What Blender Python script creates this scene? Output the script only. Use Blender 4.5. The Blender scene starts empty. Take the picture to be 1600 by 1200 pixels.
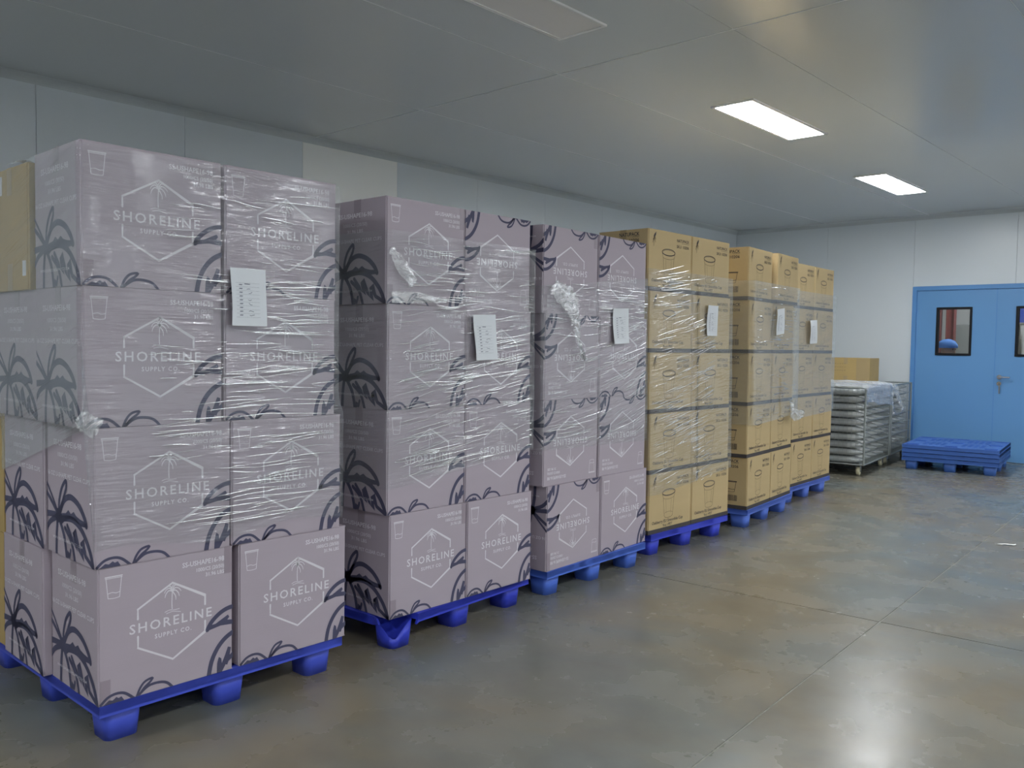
import bpy, bmesh, math, random
from mathutils import Vector, Matrix, noise
from mathutils.geometry import tessellate_polygon
random.seed(7)
S = bpy.context.scene
COL = S.collection

# ------------------------------------------------------------------ camera
F_PX, PITCH, ROLL, YAW, EYE = 1347.2, -0.0454, 0.0150, 0.7409, 1.3818
fwd = Vector((-math.sin(YAW)*math.cos(PITCH), math.cos(YAW)*math.cos(PITCH), math.sin(PITCH)))
rgt = Vector((math.cos(YAW), math.sin(YAW), 0))
upv = rgt.cross(fwd)
r2 = math.cos(ROLL)*rgt + math.sin(ROLL)*upv
u2 = -math.sin(ROLL)*rgt + math.cos(ROLL)*upv
cam_d = bpy.data.cameras.new('camera')
cam_d.sensor_width = 36.0
cam_d.lens = 36.0*F_PX/1600.0
cam_d.clip_start = 0.05
cam_d.dof.use_dof = True
cam_d.dof.focus_distance = 4.6
cam_d.dof.aperture_fstop = 7.0
cam = bpy.data.objects.new('camera', cam_d)
M = Matrix.Identity(4)
for r in range(3):
    M[r][0], M[r][1], M[r][2] = r2[r], u2[r], -fwd[r]
M[2][3] = EYE
cam.matrix_world = M
COL.objects.link(cam)
S.camera = cam

# ------------------------------------------------------------------ world, exposure
w = bpy.data.worlds.new('world'); S.world = w; w.use_nodes = True
w.node_tree.nodes['Background'].inputs[0].default_value = (0.5, 0.55, 0.6, 1)
w.node_tree.nodes['Background'].inputs[1].default_value = 0.02
S.view_settings.view_transform = 'Standard'
S.view_settings.look = 'None'
S.view_settings.gamma = 1.0
S.view_settings.use_curve_mapping = False
S.view_settings.exposure = 2.05
S.cycles.max_bounces = 7
S.cycles.diffuse_bounces = 5
S.cycles.glossy_bounces = 4
S.cycles.transmission_bounces = 6
S.cycles.transparent_max_bounces = 16
S.cycles.sample_clamp_indirect = 6.0
S.cycles.caustics_reflective = False
S.cycles.caustics_refractive = False
LIGHT_POWER = 10.5           # emission strength of a lit ceiling panel
LIGHT_COL = (0.95, 0.98, 1.0)

# room extents (metres); +Y runs along the row of pallets, -X is the wall behind them
XL, XR, YF, YB, HC = -6.48, 4.6, -3.6, 12.15, 3.17
# lit / unlit ceiling panels: (x, y, lit)
LIGHTS = [(-3.10, 3.29, False), (-3.14, 6.41, True), (-3.33, 9.65, True), (-3.10, 0.15, False),
          (0.62, 0.75, True), (0.62, 3.95, True), (0.62, 6.75, True), (0.62, 9.85, True),
          (0.62, -2.4, True), (3.4, 0.4, True), (3.4, 3.6, True), (3.4, 6.8, True), (3.4, 10.0, True), (-3.10, -1.7, True)]  # unseen panels added as fill light from behind and from the far right

# ------------------------------------------------------------------ helpers
def lin(c):
    def f(v):
        v /= 255.0
        return v/12.92 if v <= 0.04045 else ((v+0.055)/1.055)**2.4
    return (f(c[0]), f(c[1]), f(c[2]), 1.0)

class NT:
    """small node-tree helper"""
    def __init__(s, name):
        s.m = bpy.data.materials.new(name); s.m.use_nodes = True
        s.t = s.m.node_tree; s.b = s.t.nodes['Principled BSDF']
    def n(s, kind, **kw):
        x = s.t.nodes.new(kind)
        for k, v in kw.items(): setattr(x, k, v)
        return x
    def l(s, a, b): s.t.links.new(a, b)

def mat(name, rgb, rough=0.6, spec=0.4, metal=0.0, var=0.06, vscale=6.0, bump=0.0, bscale=200.0, coat=0.0, stretch=(1, 1, 1)):
    q = NT(name)
    c = lin(rgb)
    tc = q.n('ShaderNodeTexCoord'); mp = q.n('ShaderNodeMapping'); mp.inputs['Scale'].default_value = stretch
    q.l(tc.outputs['Object'], mp.inputs['Vector'])
    nz = q.n('ShaderNodeTexNoise'); nz.inputs['Scale'].default_value = vscale; nz.inputs['Detail'].default_value = 4
    q.l(mp.outputs['Vector'], nz.inputs['Vector'])
    rp = q.n('ShaderNodeMixRGB'); rp.blend_type = 'MIX'
    rp.inputs[1].default_value = tuple(v*(1-var) for v in c[:3])+(1,)
    rp.inputs[2].default_value = tuple(min(1, v*(1+var)) for v in c[:3])+(1,)
    q.l(nz.outputs['Fac'], rp.inputs[0]); q.l(rp.outputs[0], q.b.inputs['Base Color'])
    q.b.inputs['Roughness'].default_value = rough
    q.b.inputs['Specular IOR Level'].default_value = spec
    q.b.inputs['Metallic'].default_value = metal
    if coat: q.b.inputs['Coat Weight'].default_value = coat
    if bump:
        b2 = q.n('ShaderNodeTexNoise'); b2.inputs['Scale'].default_value = bscale; b2.inputs['Detail'].default_value = 2
        q.l(mp.outputs['Vector'], b2.inputs['Vector'])
        bp = q.n('ShaderNodeBump'); bp.inputs['Strength'].default_value = bump; bp.inputs['Distance'].default_value = 0.002
        q.l(b2.outputs['Fac'], bp.inputs['Height']); q.l(bp.outputs['Normal'], q.b.inputs['Normal'])
    return q.m

class MB:
    """collects geometry, builds ONE mesh"""
    def __init__(s): s.v = []; s.f = []
    def add(s, vs, fs):
        o = len(s.v); s.v += [tuple(x) for x in vs]; s.f += [tuple(i+o for i in f) for f in fs]; return s
    def box(s, x0, x1, y0, y1, z0, z1):
        return s.add([(x0,y0,z0),(x1,y0,z0),(x1,y1,z0),(x0,y1,z0),(x0,y0,z1),(x1,y0,z1),(x1,y1,z1),(x0,y1,z1)],
                     [(0,3,2,1),(4,5,6,7),(0,1,5,4),(1,2,6,5),(2,3,7,6),(3,0,4,7)])
    def tube(s, a, b, r, n=6, r2=None):
        a, b = Vector(a), Vector(b); d = (b-a).normalized(); r2 = r if r2 is None else r2
        e = d.orthogonal().normalized(); g = d.cross(e)
        vs = []
        for p, rr in ((a, r), (b, r2)):
            for k in range(n):
                t = 2*math.pi*k/n; vs.append(p+(e*math.cos(t)+g*math.sin(t))*rr)
        fs = [(k, (k+1) % n, n+(k+1) % n, n+k) for k in range(n)]+[tuple(range(n))[::-1], tuple(range(n, 2*n))]
        return s.add(vs, fs)
    def loft(s, rings, cap0=True, cap1=True):
        n = len(rings[0]); vs = [p for r in rings for p in r]; fs = []
        for i in range(len(rings)-1):
            for k in range(n):
                a = i*n+k; b = i*n+(k+1) % n; fs.append((a, b, b+n, a+n))
        if cap0: fs.append(tuple(range(n))[::-1])
        if cap1: fs.append(tuple(range((len(rings)-1)*n, len(rings)*n)))
        return s.add(vs, fs)
    def mesh(s, name, m, smooth=False, bevel=0.0, segs=2):
        me = bpy.data.meshes.new(name); me.from_pydata(s.v, [], s.f); me.update()
        if bevel:
            bm = bmesh.new(); bm.from_mesh(me)
            bmesh.ops.remove_doubles(bm, verts=bm.verts, dist=1e-6)
            ed = [e for e in bm.edges if len(e.link_faces) == 2 and e.calc_face_angle(0) > 0.6]
            bmesh.ops.bevel(bm, geom=ed, offset=bevel, segments=segs, affect='EDGES', clamp_overlap=True)
            bm.to_mesh(me); bm.free()
        if m: me.materials.append(m)
        if smooth:
            for p in me.polygons: p.use_smooth = True
        return me
    def build(s, name, m, parent=None, **kw): return ob(name, s.mesh(name, m, **kw), parent)

def ob(name, data, parent=None, loc=None, rot=None):
    o = bpy.data.objects.new(name, data); COL.objects.link(o)
    if parent: o.parent = parent
    if loc: o.location = loc
    if rot: o.rotation_euler = rot
    return o
def tag(o, label, cat, group=None):
    o['label'] = label; o['category'] = cat
    if group: o['group'] = group
    return o
def thing(name, label, cat, loc=(0, 0, 0), rz=0.0, group=None):
    return tag(ob(name, None, None, loc, (0, 0, rz)), label, cat, group)
def struct(o, label=None, cat=None):
    o['kind'] = 'structure'
    if label: o['label'] = label
    if cat: o['category'] = cat
    return o
def rrect(hx, hy, r, z, n=4, cx=0, cy=0):
    pts = []
    for (sx, sy, a0) in ((1, 1, 0), (-1, 1, 90), (-1, -1, 180), (1, -1, 270)):
        for k in range(n+1):
            t = math.radians(a0+90*k/n)
            pts.append((cx+sx*(hx-r)+r*math.cos(t), cy+sy*(hy-r)+r*math.sin(t), z))
    return pts

# ---- flat print: 2-D shapes (u right, v up, metres) clipped to a face
class Print:
    def __init__(s): s.v = []; s.f = []
    def poly(s, pts):
        o = len(s.v); s.v += [(p[0], p[1]) for p in pts]
        for t in tessellate_polygon([[Vector((p[0], p[1], 0)) for p in pts]]): s.f.append(tuple(i+o for i in t))
    def disc(s, x, y, r, n=8):
        o = len(s.v); s.v += [(x+r*math.cos(2*math.pi*k/n), y+r*math.sin(2*math.pi*k/n)) for k in range(n)]
        s.f.append(tuple(range(o, o+n)))
    def stroke(s, pts, w, smooth=True, closed=False, w2=None):
        P = [Vector((p[0], p[1])) for p in pts]
        if closed: P.append(P[0])
        if smooth and len(P) > 2:
            Q = []
            for i in range(len(P)-1):
                a = P[i-1] if i else P[i]; b = P[i]; c = P[i+1]; d = P[i+2] if i+2 < len(P) else P[i+1]
                for k in range(4):
                    t = k/4.0
                    Q.append(0.5*((2*b)+(c-a)*t+(2*a-5*b+4*c-d)*t*t+(3*b-a-3*c+d)*t**3))
            Q.append(P[-1]); P = Q
        n = len(P); w2 = w if w2 is None else w2
        o = len(s.v)
        for i, p in enumerate(P):
            a = P[max(i-1, 0)]; b = P[min(i+1, n-1)]; d = (b-a)
            d = d.normalized() if d.length > 1e-9 else Vector((1, 0))
            nn = Vector((-d.y, d.x)); hw = 0.5*(w+(w2-w)*i/(n-1))
            if 0 < i < n-1:
                d1 = (P[i]-P[i-1]); d1 = d1.normalized() if d1.length > 1e-9 else d
                c = max(0.5, abs(d1.dot(d))); hw /= c
            s.v.append(tuple(p+nn*hw)); s.v.append(tuple(p-nn*hw))
        for i in range(n-1): s.f.append((o+2*i, o+2*i+1, o+2*i+3, o+2*i+2))
        for p, ww in ((P[0], w), (P[-1], w2)): s.disc(p.x, p.y, ww*0.5)
    def text(s, txt, x, y, h, align='LEFT', bold=0.0, width=None, space=1.0, rot=0):
        vs, fs = text_mesh(txt, align, bold, space)
        sc = h/0.73; sx = sc
        if width:
            ww = max(v[0] for v in vs)-min(v[0] for v in vs); sx = width/ww
        o = len(s.v); s.v += [(x+v[0]*sx, y+v[1]*sc) for v in vs]; s.f += [tuple(i+o for i in f) for f in fs]
    def into(s, mb, fn, u0, u1, v0, v1):
        """clip to the rectangle, map (u,v)->(x,y,z) by fn, append to mb"""
        bm = bmesh.new(); vv = [bm.verts.new((a, b, 0)) for a, b in s.v]
        for f in s.f:
            try: bm.faces.new([vv[i] for i in f])
            except ValueError: pass
        for co, no in (((u0, 0, 0), (-1, 0, 0)), ((u1, 0, 0), (1, 0, 0)), ((0, v0, 0), (0, -1, 0)), ((0, v1, 0), (0, 1, 0))):
            bmesh.ops.bisect_plane(bm, geom=bm.verts[:]+bm.edges[:]+bm.faces[:], plane_co=co, plane_no=no, clear_outer=True)
        bm.verts.index_update()
        vs = [fn(v.co.x, v.co.y) for v in bm.verts]; fs = [tuple(v.index for v in f.verts) for f in bm.faces]
        # keep every face turned outwards
        out = (Vector(fn(1, 0))-Vector(fn(0, 0))).cross(Vector(fn(0, 1))-Vector(fn(0, 0)))
        fx = []
        for f in fs:
            if len(f) < 3: continue
            nrm = Vector((0, 0, 0))
            for i in range(len(f)):
                nrm += Vector(vs[f[i]]).cross(Vector(vs[f[(i+1) % len(f)]]))
            fx.append(f if nrm.dot(out) > 0 else f[::-1])
        bm.free(); mb.add(vs, fx)

_tc = {}
def text_mesh(txt, align, bold, space):
    k = (txt, align, bold, space)
    if k not in _tc:
        c = bpy.data.curves.new('t', 'FONT'); c.body = txt; c.align_x = align; c.offset = bold
        c.space_character = space; c.resolution_u = 2
        o = bpy.data.objects.new('t', c); COL.objects.link(o)
        bpy.context.view_layer.update()
        dg = bpy.context.evaluated_depsgraph_get(); e = o.evaluated_get(dg); me = e.to_mesh()
        _tc[k] = ([tuple(v.co) for v in me.vertices], [tuple(p.vertices) for p in me.polygons])
        e.to_mesh_clear(); bpy.data.objects.remove(o); bpy.data.curves.remove(c)
    return _tc[k]

# ------------------------------------------------------------------ materials
m_wall = mat('wall_paint', (222, 228, 232), 0.32, 0.5, var=0.02, vscale=1.5)
m_wall_lt = mat('wall_panel_new', (252, 252, 248), 0.35, 0.5, var=0.015, vscale=1.5)
m_ceil = mat('ceiling_paint', (212, 217, 219), 0.19, 0.5, var=0.015, vscale=1.0, bump=0.02, bscale=3)
m_gap = mat('panel_joint', (225, 230, 230), 0.5, 0.3)
m_cove = mat('cove_trim', (200, 206, 208), 0.35, 0.5, var=0.01)
m_door = mat('door_paint', (108, 160, 212), 0.38, 0.4, var=0.02, vscale=2)
m_dframe = mat('door_frame_paint', (98, 152, 210), 0.4, 0.4, var=0.02)
m_black = mat('black_rubber', (16, 18, 24), 0.5, 0.3)
m_steel = mat('steel', (190, 190, 190), 0.25, 0.5, metal=1.0, var=0.05, vscale=30)
m_zinc = mat('zinc_wire', (150, 156, 154), 0.45, 0.5, metal=0.6, var=0.1, vscale=40)
m_caster = mat('caster_nylon', (214, 208, 180), 0.45, 0.4)
m_mauve = mat('mauve_board', (178, 167, 178), 0.62, 0.3, var=0.035, vscale=5, bump=0.12, bscale=60, stretch=(1, 0.25, 3))
m_tape = mat('tape_mauve', (156, 144, 154), 0.3, 0.45, var=0.05)
m_white = mat('white_ink', (225, 222, 228), 0.6, 0.3, var=0.02)
m_navy = mat('navy_ink', (78, 78, 102), 0.6, 0.3, var=0.06, vscale=20)
m_kraft = mat('kraft_board', (198, 175, 133), 0.65, 0.3, var=0.05, vscale=5, bump=0.12, bscale=60, stretch=(1, 0.25, 3))
m_kraft2 = mat('kraft_board_old', (184, 158, 106), 0.65, 0.3, var=0.08, vscale=6, bump=0.15, bscale=60)
m_ktape = mat('tape_kraft', (172, 150, 110), 0.3, 0.45, var=0.05)
m_ink = mat('black_ink', (74, 70, 72), 0.6, 0.3, var=0.1, vscale=15)
m_inkl = mat('grey_ink', (112, 96, 74), 0.6, 0.3, var=0.1, vscale=15)
m_paper = mat('paper', (224, 228, 234), 0.7, 0.3, var=0.015, vscale=20)
m_pink = mat('paper_ink', (104, 108, 128), 0.7, 0.2)
m_bag = mat('plastic_bag', (176, 180, 180), 0.12, 1.0, var=0.25, vscale=9, bump=0.5, bscale=22, coat=1.0)
m_red = mat('red_paint', (142, 84, 78), 0.5, 0.4)
m_grey = mat('grey_paint', (150, 152, 148), 0.5, 0.4)
m_pale = mat('pale_panel', (206, 206, 204), 0.5, 0.4)
m_blue2 = mat('blue_panel', (52, 88, 190), 0.5, 0.4)
m_cap = mat('hairnet', (92, 140, 210), 0.7, 0.2, var=0.15, vscale=40, bump=0.4, bscale=120)
m_skin = mat('skin', (196, 150, 126), 0.55, 0.3)
m_coat = mat('work_coat', (150, 150, 146), 0.8, 0.2, var=0.08)
m_scuff = mat('debris', (225, 225, 222), 0.7, 0.3)
BLUES = [mat('pallet_blue_'+n, c, 0.42, 0.45, var=0.06, vscale=9, bump=0.06, bscale=80) for n, c in
         (('a', (72, 90, 208)), ('b', (58, 72, 204)), ('c', (82, 118, 220)), ('d', (66, 80, 218)), ('e', (92, 126, 228)), ('f', (98, 130, 232)), ('g', (72, 112, 192)))]

def emit_mat(name, col, st):
    q = NT(name); q.b.inputs['Base Color'].default_value = (0.8, 0.8, 0.8, 1)
    q.b.inputs['Emission Color'].default_value = tuple(col)+(1,); q.b.inputs['Emission Strength'].default_value = st
    nz = q.n('ShaderNodeTexNoise'); nz.inputs['Scale'].default_value = 3
    rg = q.n('ShaderNodeMapRange'); rg.inputs[3].default_value = st*0.97; rg.inputs[4].default_value = st*1.03
    q.l(nz.outputs['Fac'], rg.inputs[0]); q.l(rg.outputs[0], q.b.inputs['Emission Strength'])
    return q.m
m_lit = emit_mat('lit_diffuser', LIGHT_COL, LIGHT_POWER)
m_unlit = mat('unlit_diffuser', (250, 248, 248), 0.6, 0.3, var=0.01)
m_lframe = mat('light_frame', (246, 246, 246), 0.4, 0.4, var=0.01)

def glass_mat():
    q = NT('door_glass'); q.t.nodes.remove(q.b); out = q.t.nodes['Material Output']
    tr = q.n('ShaderNodeBsdfTransparent'); tr.inputs[0].default_value = (0.93, 0.95, 0.95, 1)
    gl = q.n('ShaderNodeBsdfGlossy'); gl.inputs['Roughness'].default_value = 0.02
    fr = q.n('ShaderNodeFresnel'); mx = q.n('ShaderNodeMixShader')
    q.l(fr.outputs[0], mx.inputs[0]); q.l(tr.outputs[0], mx.inputs[1]); q.l(gl.outputs[0], mx.inputs[2]); q.l(mx.outputs[0], out.inputs[0])
    return q.m
m_glass = glass_mat()

def film_mat(name, haze, gloss, fx, fz, slant, strength, rough=0.1, tint=(0.86, 0.9, 0.9), dist=0.04, floor_=0.065):
    """stretch film: clear, glossy, with long fine wrinkles running along the wrap (UV in metres)"""
    q = NT(name); q.t.nodes.remove(q.b); out = q.t.nodes['Material Output']
    tc = q.n('ShaderNodeTexCoord')
    mp = q.n('ShaderNodeMapping'); mp.inputs['Rotation'].default_value = (0, 0, slant); mp.inputs['Scale'].default_value = (fx, fz, 1)
    mp.vector_type = 'TEXTURE'
    mp.inputs['Scale'].default_value = (1.0/fx, 1.0/fz, 1)
    q.l(tc.outputs['UV'], mp.inputs['Vector'])
    n1 = q.n('ShaderNodeTexNoise'); n1.inputs['Scale'].default_value = 1.0; n1.inputs['Detail'].default_value = 3; n1.inputs['Roughness'].default_value = 0.6
    n1.inputs['Distortion'].default_value = 0.25
    q.l(mp.outputs[0], n1.inputs['Vector'])
    n2 = q.n('ShaderNodeTexNoise'); n2.inputs['Scale'].default_value = 4.5; n2.inputs['Detail'].default_value = 2
    q.l(tc.outputs['UV'], n2.inputs['Vector'])
    rg = q.n('ShaderNodeMapRange'); rg.inputs[1].default_value = 0.38; rg.inputs[2].default_value = 0.62; rg.inputs[3].default_value = 0.06; rg.inputs[4].default_value = 1.1
    q.l(n2.outputs['Fac'], rg.inputs[0])
    mu = q.n('ShaderNodeMath', operation='MULTIPLY'); mu.inputs[1].default_value = strength
    q.l(rg.outputs[0], mu.inputs[0])
    bp = q.n('ShaderNodeBump'); bp.inputs['Distance'].default_value = dist
    q.l(n1.outputs['Fac'], bp.inputs['Height']); q.l(mu.outputs[0], bp.inputs['Strength'])
    tr = q.n('ShaderNodeBsdfTransparent'); tr.inputs[0].default_value = (0.97, 0.98, 0.98, 1)
    gl = q.n('ShaderNodeBsdfGlossy'); gl.inputs['Roughness'].default_value = rough; gl.inputs[0].default_value = (0.95, 0.97, 1, 1)
    q.l(bp.outputs['Normal'], gl.inputs['Normal'])
    df = q.n('ShaderNodeBsdfDiffuse'); df.inputs[0].default_value = tint+(1,)
    fr = q.n('ShaderNodeFresnel'); fr.inputs[0].default_value = 1.5
    m2 = q.n('ShaderNodeMath', operation='MULTIPLY'); m2.inputs[1].default_value = gloss; m2.use_clamp = True
    q.l(fr.outputs[0], m2.inputs[0])
    m3 = q.n('ShaderNodeMath', operation='MINIMUM'); m3.inputs[1].default_value = 0.17*gloss/1.5; q.l(m2.outputs[0], m3.inputs[0])
    m4 = q.n('ShaderNodeMath', operation='MAXIMUM'); m4.inputs[1].default_value = floor_; q.l(m3.outputs[0], m4.inputs[0]); m2 = m4
    # hazier where the film lies in several layers
    hz = q.n('ShaderNodeMapRange'); hz.inputs[1].default_value = 0.35; hz.inputs[2].default_value = 0.7; hz.inputs[3].default_value = haze*0.75; hz.inputs[4].default_value = haze*1.25
    q.l(n1.outputs['Fac'], hz.inputs[0])
    x1 = q.n('ShaderNodeMixShader'); q.l(hz.outputs[0], x1.inputs[0]); q.l(tr.outputs[0], x1.inputs[1]); q.l(df.outputs[0], x1.inputs[2])
    x2 = q.n('ShaderNodeMixShader'); q.l(m2.outputs[0], x2.inputs[0]); q.l(x1.outputs[0], x2.inputs[1]); q.l(gl.outputs[0], x2.inputs[2])
    q.l(x2.outputs[0], out.inputs[0])
    return q.m
m_film = [film_mat('stretch_film_%d' % i, h, g, 3.4, fz, sl, st, ro) for i, (h, g, fz, sl, st, ro) in enumerate((
    (0.028, 1.3, 34, -0.02, 0.6, 0.13), (0.032, 1.3, 32, 0.06, 0.7, 0.13), (0.035, 1.3, 28, 0.16, 0.7, 0.13),
    (0.06, 1.5, 32, 0.10, 0.7, 0.13), (0.13, 1.5, 26, -0.03, 0.5, 0.2), (0.14, 1.5, 26, 0.0, 0.45, 0.2)))]
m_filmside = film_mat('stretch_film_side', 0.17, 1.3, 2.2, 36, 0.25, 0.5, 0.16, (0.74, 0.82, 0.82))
m_crump = film_mat('crumpled_film', 0.15, 3.2, 30, 30, 0.0, 1.0, 0.15, (0.9, 0.92, 0.94), 0.02, 0.25)
m_pleat = film_mat('film_pleat', 0.04, 6.0, 3, 3, 0.0, 0.0, 0.15, (0.9, 0.92, 0.94), 0.001, 0.66)
m_sheet = film_mat('loose_sheet', 0.34, 2.2, 8, 8, 0.0, 0.7, 0.14, (0.85, 0.88, 0.94), 0.013, 0.16)

def floor_mat():
    q = NT('polished_concrete')
    tc = q.n('ShaderNodeTexCoord')
    def nz(sc, det=5, dist=0.0):
        n = q.n('ShaderNodeTexNoise'); n.inputs['Scale'].default_value = sc; n.inputs['Detail'].default_value = det; n.inputs['Distortion'].default_value = dist
        q.l(tc.outputs['Object'], n.inputs['Vector']); return n
    a = nz(0.8, 6, 0.6); b = nz(3.2, 6); c = nz(260, 2)
    r1 = q.n('ShaderNodeValToRGB')
    r1.color_ramp.elements[0].position = 0.36; r1.color_ramp.elements[0].color = lin((112, 117, 115))
    r1.color_ramp.elements[1].position = 0.64; r1.color_ramp.elements[1].color = lin((126, 117, 99))
    q.l(a.outputs['Fac'], r1.inputs[0])
    r2_ = q.n('ShaderNodeValToRGB')
    r2_.color_ramp.elements[0].position = 0.3; r2_.color_ramp.elements[0].color = (0.84, 0.84, 0.84, 1)
    r2_.color_ramp.elements[1].position = 0.7; r2_.color_ramp.elements[1].color = (1.10, 1.10, 1.10, 1)
    q.l(b.outputs['Fac'], r2_.inputs[0])
    m1 = q.n('ShaderNodeMixRGB'); m1.blend_type = 'MULTIPLY'; m1.inputs[0].default_value = 1
    q.l(r1.outputs[0], m1.inputs[1]); q.l(r2_.outputs[0], m1.inputs[2])
    # pale grit specks
    vo = q.n('ShaderNodeTexVoronoi'); vo.inputs['Scale'].default_value = 60; q.l(tc.outputs['Object'], vo.inputs['Vector'])
    sp = q.n('ShaderNodeMapRange'); sp.inputs[1].default_value = 0.06; sp.inputs[2].default_value = 0.11; sp.inputs[3].default_value = 1; sp.inputs[4].default_value = 0
    q.l(vo.outputs['Distance'], sp.inputs[0])
    d = nz(1.6, 4)
    sm = q.n('ShaderNodeMapRange'); sm.inputs[1].default_value = 0.5; sm.inputs[2].default_value = 0.68; sm.inputs[3].default_value = 0.0; sm.inputs[4].default_value = 0.10
    q.l(d.outputs['Fac'], sm.inputs[0])
    sc_ = q.n('ShaderNodeSeparateColor'); q.l(vo.outputs['Color'], sc_.inputs[0])
    gt = q.n('ShaderNodeMath', operation='GREATER_THAN'); gt.inputs[1].default_value = 0.8; q.l(sc_.outputs[0], gt.inputs[0])
    sp2 = q.n('ShaderNodeMath', operation='MULTIPLY'); q.l(sp.outputs[0], sp2.inputs[0]); q.l(gt.outputs[0], sp2.inputs[1])
    pm = q.n('ShaderNodeMath', operation='MULTIPLY'); q.l(sp2.outputs[0], pm.inputs[0]); q.l(sm.outputs[0], pm.inputs[1])
    m2 = q.n('ShaderNodeMixRGB'); m2.inputs[2].default_value = lin((190, 188, 176)); q.l(pm.outputs[0], m2.inputs[0]); q.l(m1.outputs[0], m2.inputs[1])
    q.l(m2.outputs[0], q.b.inputs['Base Color'])
    rr = q.n('ShaderNodeMapRange'); rr.inputs[1].default_value = 0.3; rr.inputs[2].default_value = 0.7; rr.inputs[3].default_value = 0.235; rr.inputs[4].default_value = 0.30
    q.l(b.outputs['Fac'], rr.inputs[0]); q.l(rr.outputs[0], q.b.inputs['Roughness'])
    q.b.inputs['Specular IOR Level'].default_value = 0.32
    bp = q.n('ShaderNodeBump'); bp.inputs['Strength'].default_value = 0.05; bp.inputs['Distance'].default_value = 0.002
    q.l(c.outputs['Fac'], bp.inputs['Height']); q.l(bp.outputs['Normal'], q.b.inputs['Normal'])
    return q.m
m_floor = floor_mat()
m_joint = mat('floor_joint_dust', (142, 142, 134), 0.9, 0.1, var=0.5, vscale=30)

# ------------------------------------------------------------------ room shell
# floor: cast slabs with narrow sunk joints (one joint along the aisle, one across)
fl = struct(MB().box(XL-0.1, XR+0.1, YF-0.1, YB+4.2, -0.14, -0.0025).build('floor', m_joint), 'polished grey concrete floor with thin joints', 'floor')
jx = lambda y: -1.295-0.0525*y           # aisle joint
jy = lambda x: 4.575+0.066*x             # cross joint
g = 0.004
def slab(pts):
    b = MB(); n = len(pts)
    b.add([(x, y, -0.13) for x, y in pts]+[(x, y, 0.0) for x, y in pts],
          [tuple(range(n))[::-1], tuple(range(n, 2*n))]+[(k, (k+1) % n, n+(k+1) % n, n+k) for k in range(n)])
    b.build('slab', m_floor, fl)
X0, X1, Y0, Y1 = XL-0.1, XR+0.1, YF-0.1, YB+4.2
jc = (jx(4.49), 4.48)
slab([(X0, Y0), (jx(Y0)-g, Y0), (jx(jc[1])-g, jy(jc[0])-g), (X0, jy(X0)-g)])
slab([(jx(Y0)+g, Y0), (X1, Y0), (X1, jy(X1)-g), (jx(jc[1])+g, jy(jc[0])-g)])
slab([(X0, jy(X0)+g), (jx(jc[1])-g, jy(jc[0])+g), (jx(Y1)-g, Y1), (X0, Y1)])
slab([(jx(jc[1])+g, jy(jc[0])+g), (X1, jy(X1)+g), (X1, Y1), (jx(Y1)+g, Y1)])

# ceiling: sheet panels with open joints, holes left for the light fittings are covered by flush fittings
ce = struct(MB().box(XL-0.1, XR+0.1, YF-0.1, YB+4.2, HC+0.0025, HC+0.1).build('ceiling', m_gap), 'grey sheet panel ceiling', 'ceiling')
xs = [XL, -5.06, -3.69, -2.43, -1.17, 0.09, 1.35, 2.61, 3.6, XR]
ys = [YF, 4.45, YB]
for i in range(len(xs)-1):
    for j in range(2):
        MB().box(xs[i]+0.003, xs[i+1]-0.003, ys[j]+0.004, ys[j+1]-0.004, HC, HC+0.003).build('ceiling_panel', m_ceil, ce)

m_strip = mat('joint_strip', (232, 235, 236), 0.4, 0.4, var=0.01)
MB().box(-3.69-.003, -3.69+.003, YF, YB, HC-.002, HC+.001).build('joint_strip', m_strip, ce)
MB().box(-5.06-.0018, -5.06+.0018, YF, YB, HC-.0015, HC+.001).build('joint_strip', m_strip, ce)
MB().box(XL, XR, 4.45-.0035, 4.45+.0035, HC-.0025, HC+.001).build('joint_strip', m_strip, ce)
def wall_panels(parent, axis, at, edges, z0, z1, thick, sgn, mats=None, holes=None):
    for k in range(len(edges)-1):
        a, b = edges[k]+0.0015, edges[k+1]-0.0015
        m = (mats or {}).get(k, m_wall)
        zz0 = (holes or {}).get(k, z0)
        bx = MB()
        if axis == 'x': bx.box(*sorted((at, at-sgn*thick)), a, b, zz0, z1)
        else: bx.box(a, b, *sorted((at, at-sgn*thick)), zz0, z1)
        bx.build('wall_panel', m, parent)
wl = struct(MB().box(XL-0.15, XL-0.03, YF, YB, 0, HC).build('wall_left', m_gap), 'pale grey panel wall behind the pallets', 'wall')
wall_panels(wl, 'x', XL, [YF, -1.0, 0.1, 1.15, 2.2, 3.27, 4.344, 5.407, 6.5, 7.6, 8.7, 9.8, 10.9, YB], 0, HC, 0.03, 1, {6: m_wall_lt})
DX0, DX1, DZ = -3.871, -1.83, 2.235       # door opening
wb = struct(MB().box(XL, DX0, YB+0.03, YB+0.15, 0, HC).box(DX1, XR, YB+0.03, YB+0.15, 0, HC).box(DX0, DX1, YB+0.03, YB+0.15, DZ, HC).build('wall_back', m_gap),
            'pale grey panel wall with the blue doors', 'wall')
wall_panels(wb, 'y', YB, [XL, -5.05, DX0], 0, HC, 0.03, -1)
wall_panels(wb, 'y', YB, [DX0, -2.66, DX1], DZ, HC, 0.03, -1)
wall_panels(wb, 'y', YB, [DX1, -0.7, 0.5, 1.7, 2.9, XR], 0, HC, 0.03, -1)
struct(MB().box(XR, XR+0.1, YF, YB, 0, HC).build('wall_right', m_wall), 'pale grey wall across the aisle', 'wall')
struct(MB().box(XL-0.1, XR+0.1, YF-0.1, YF, 0, HC).build('wall_front', m_wall), 'pale grey wall behind the viewer', 'wall')
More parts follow.
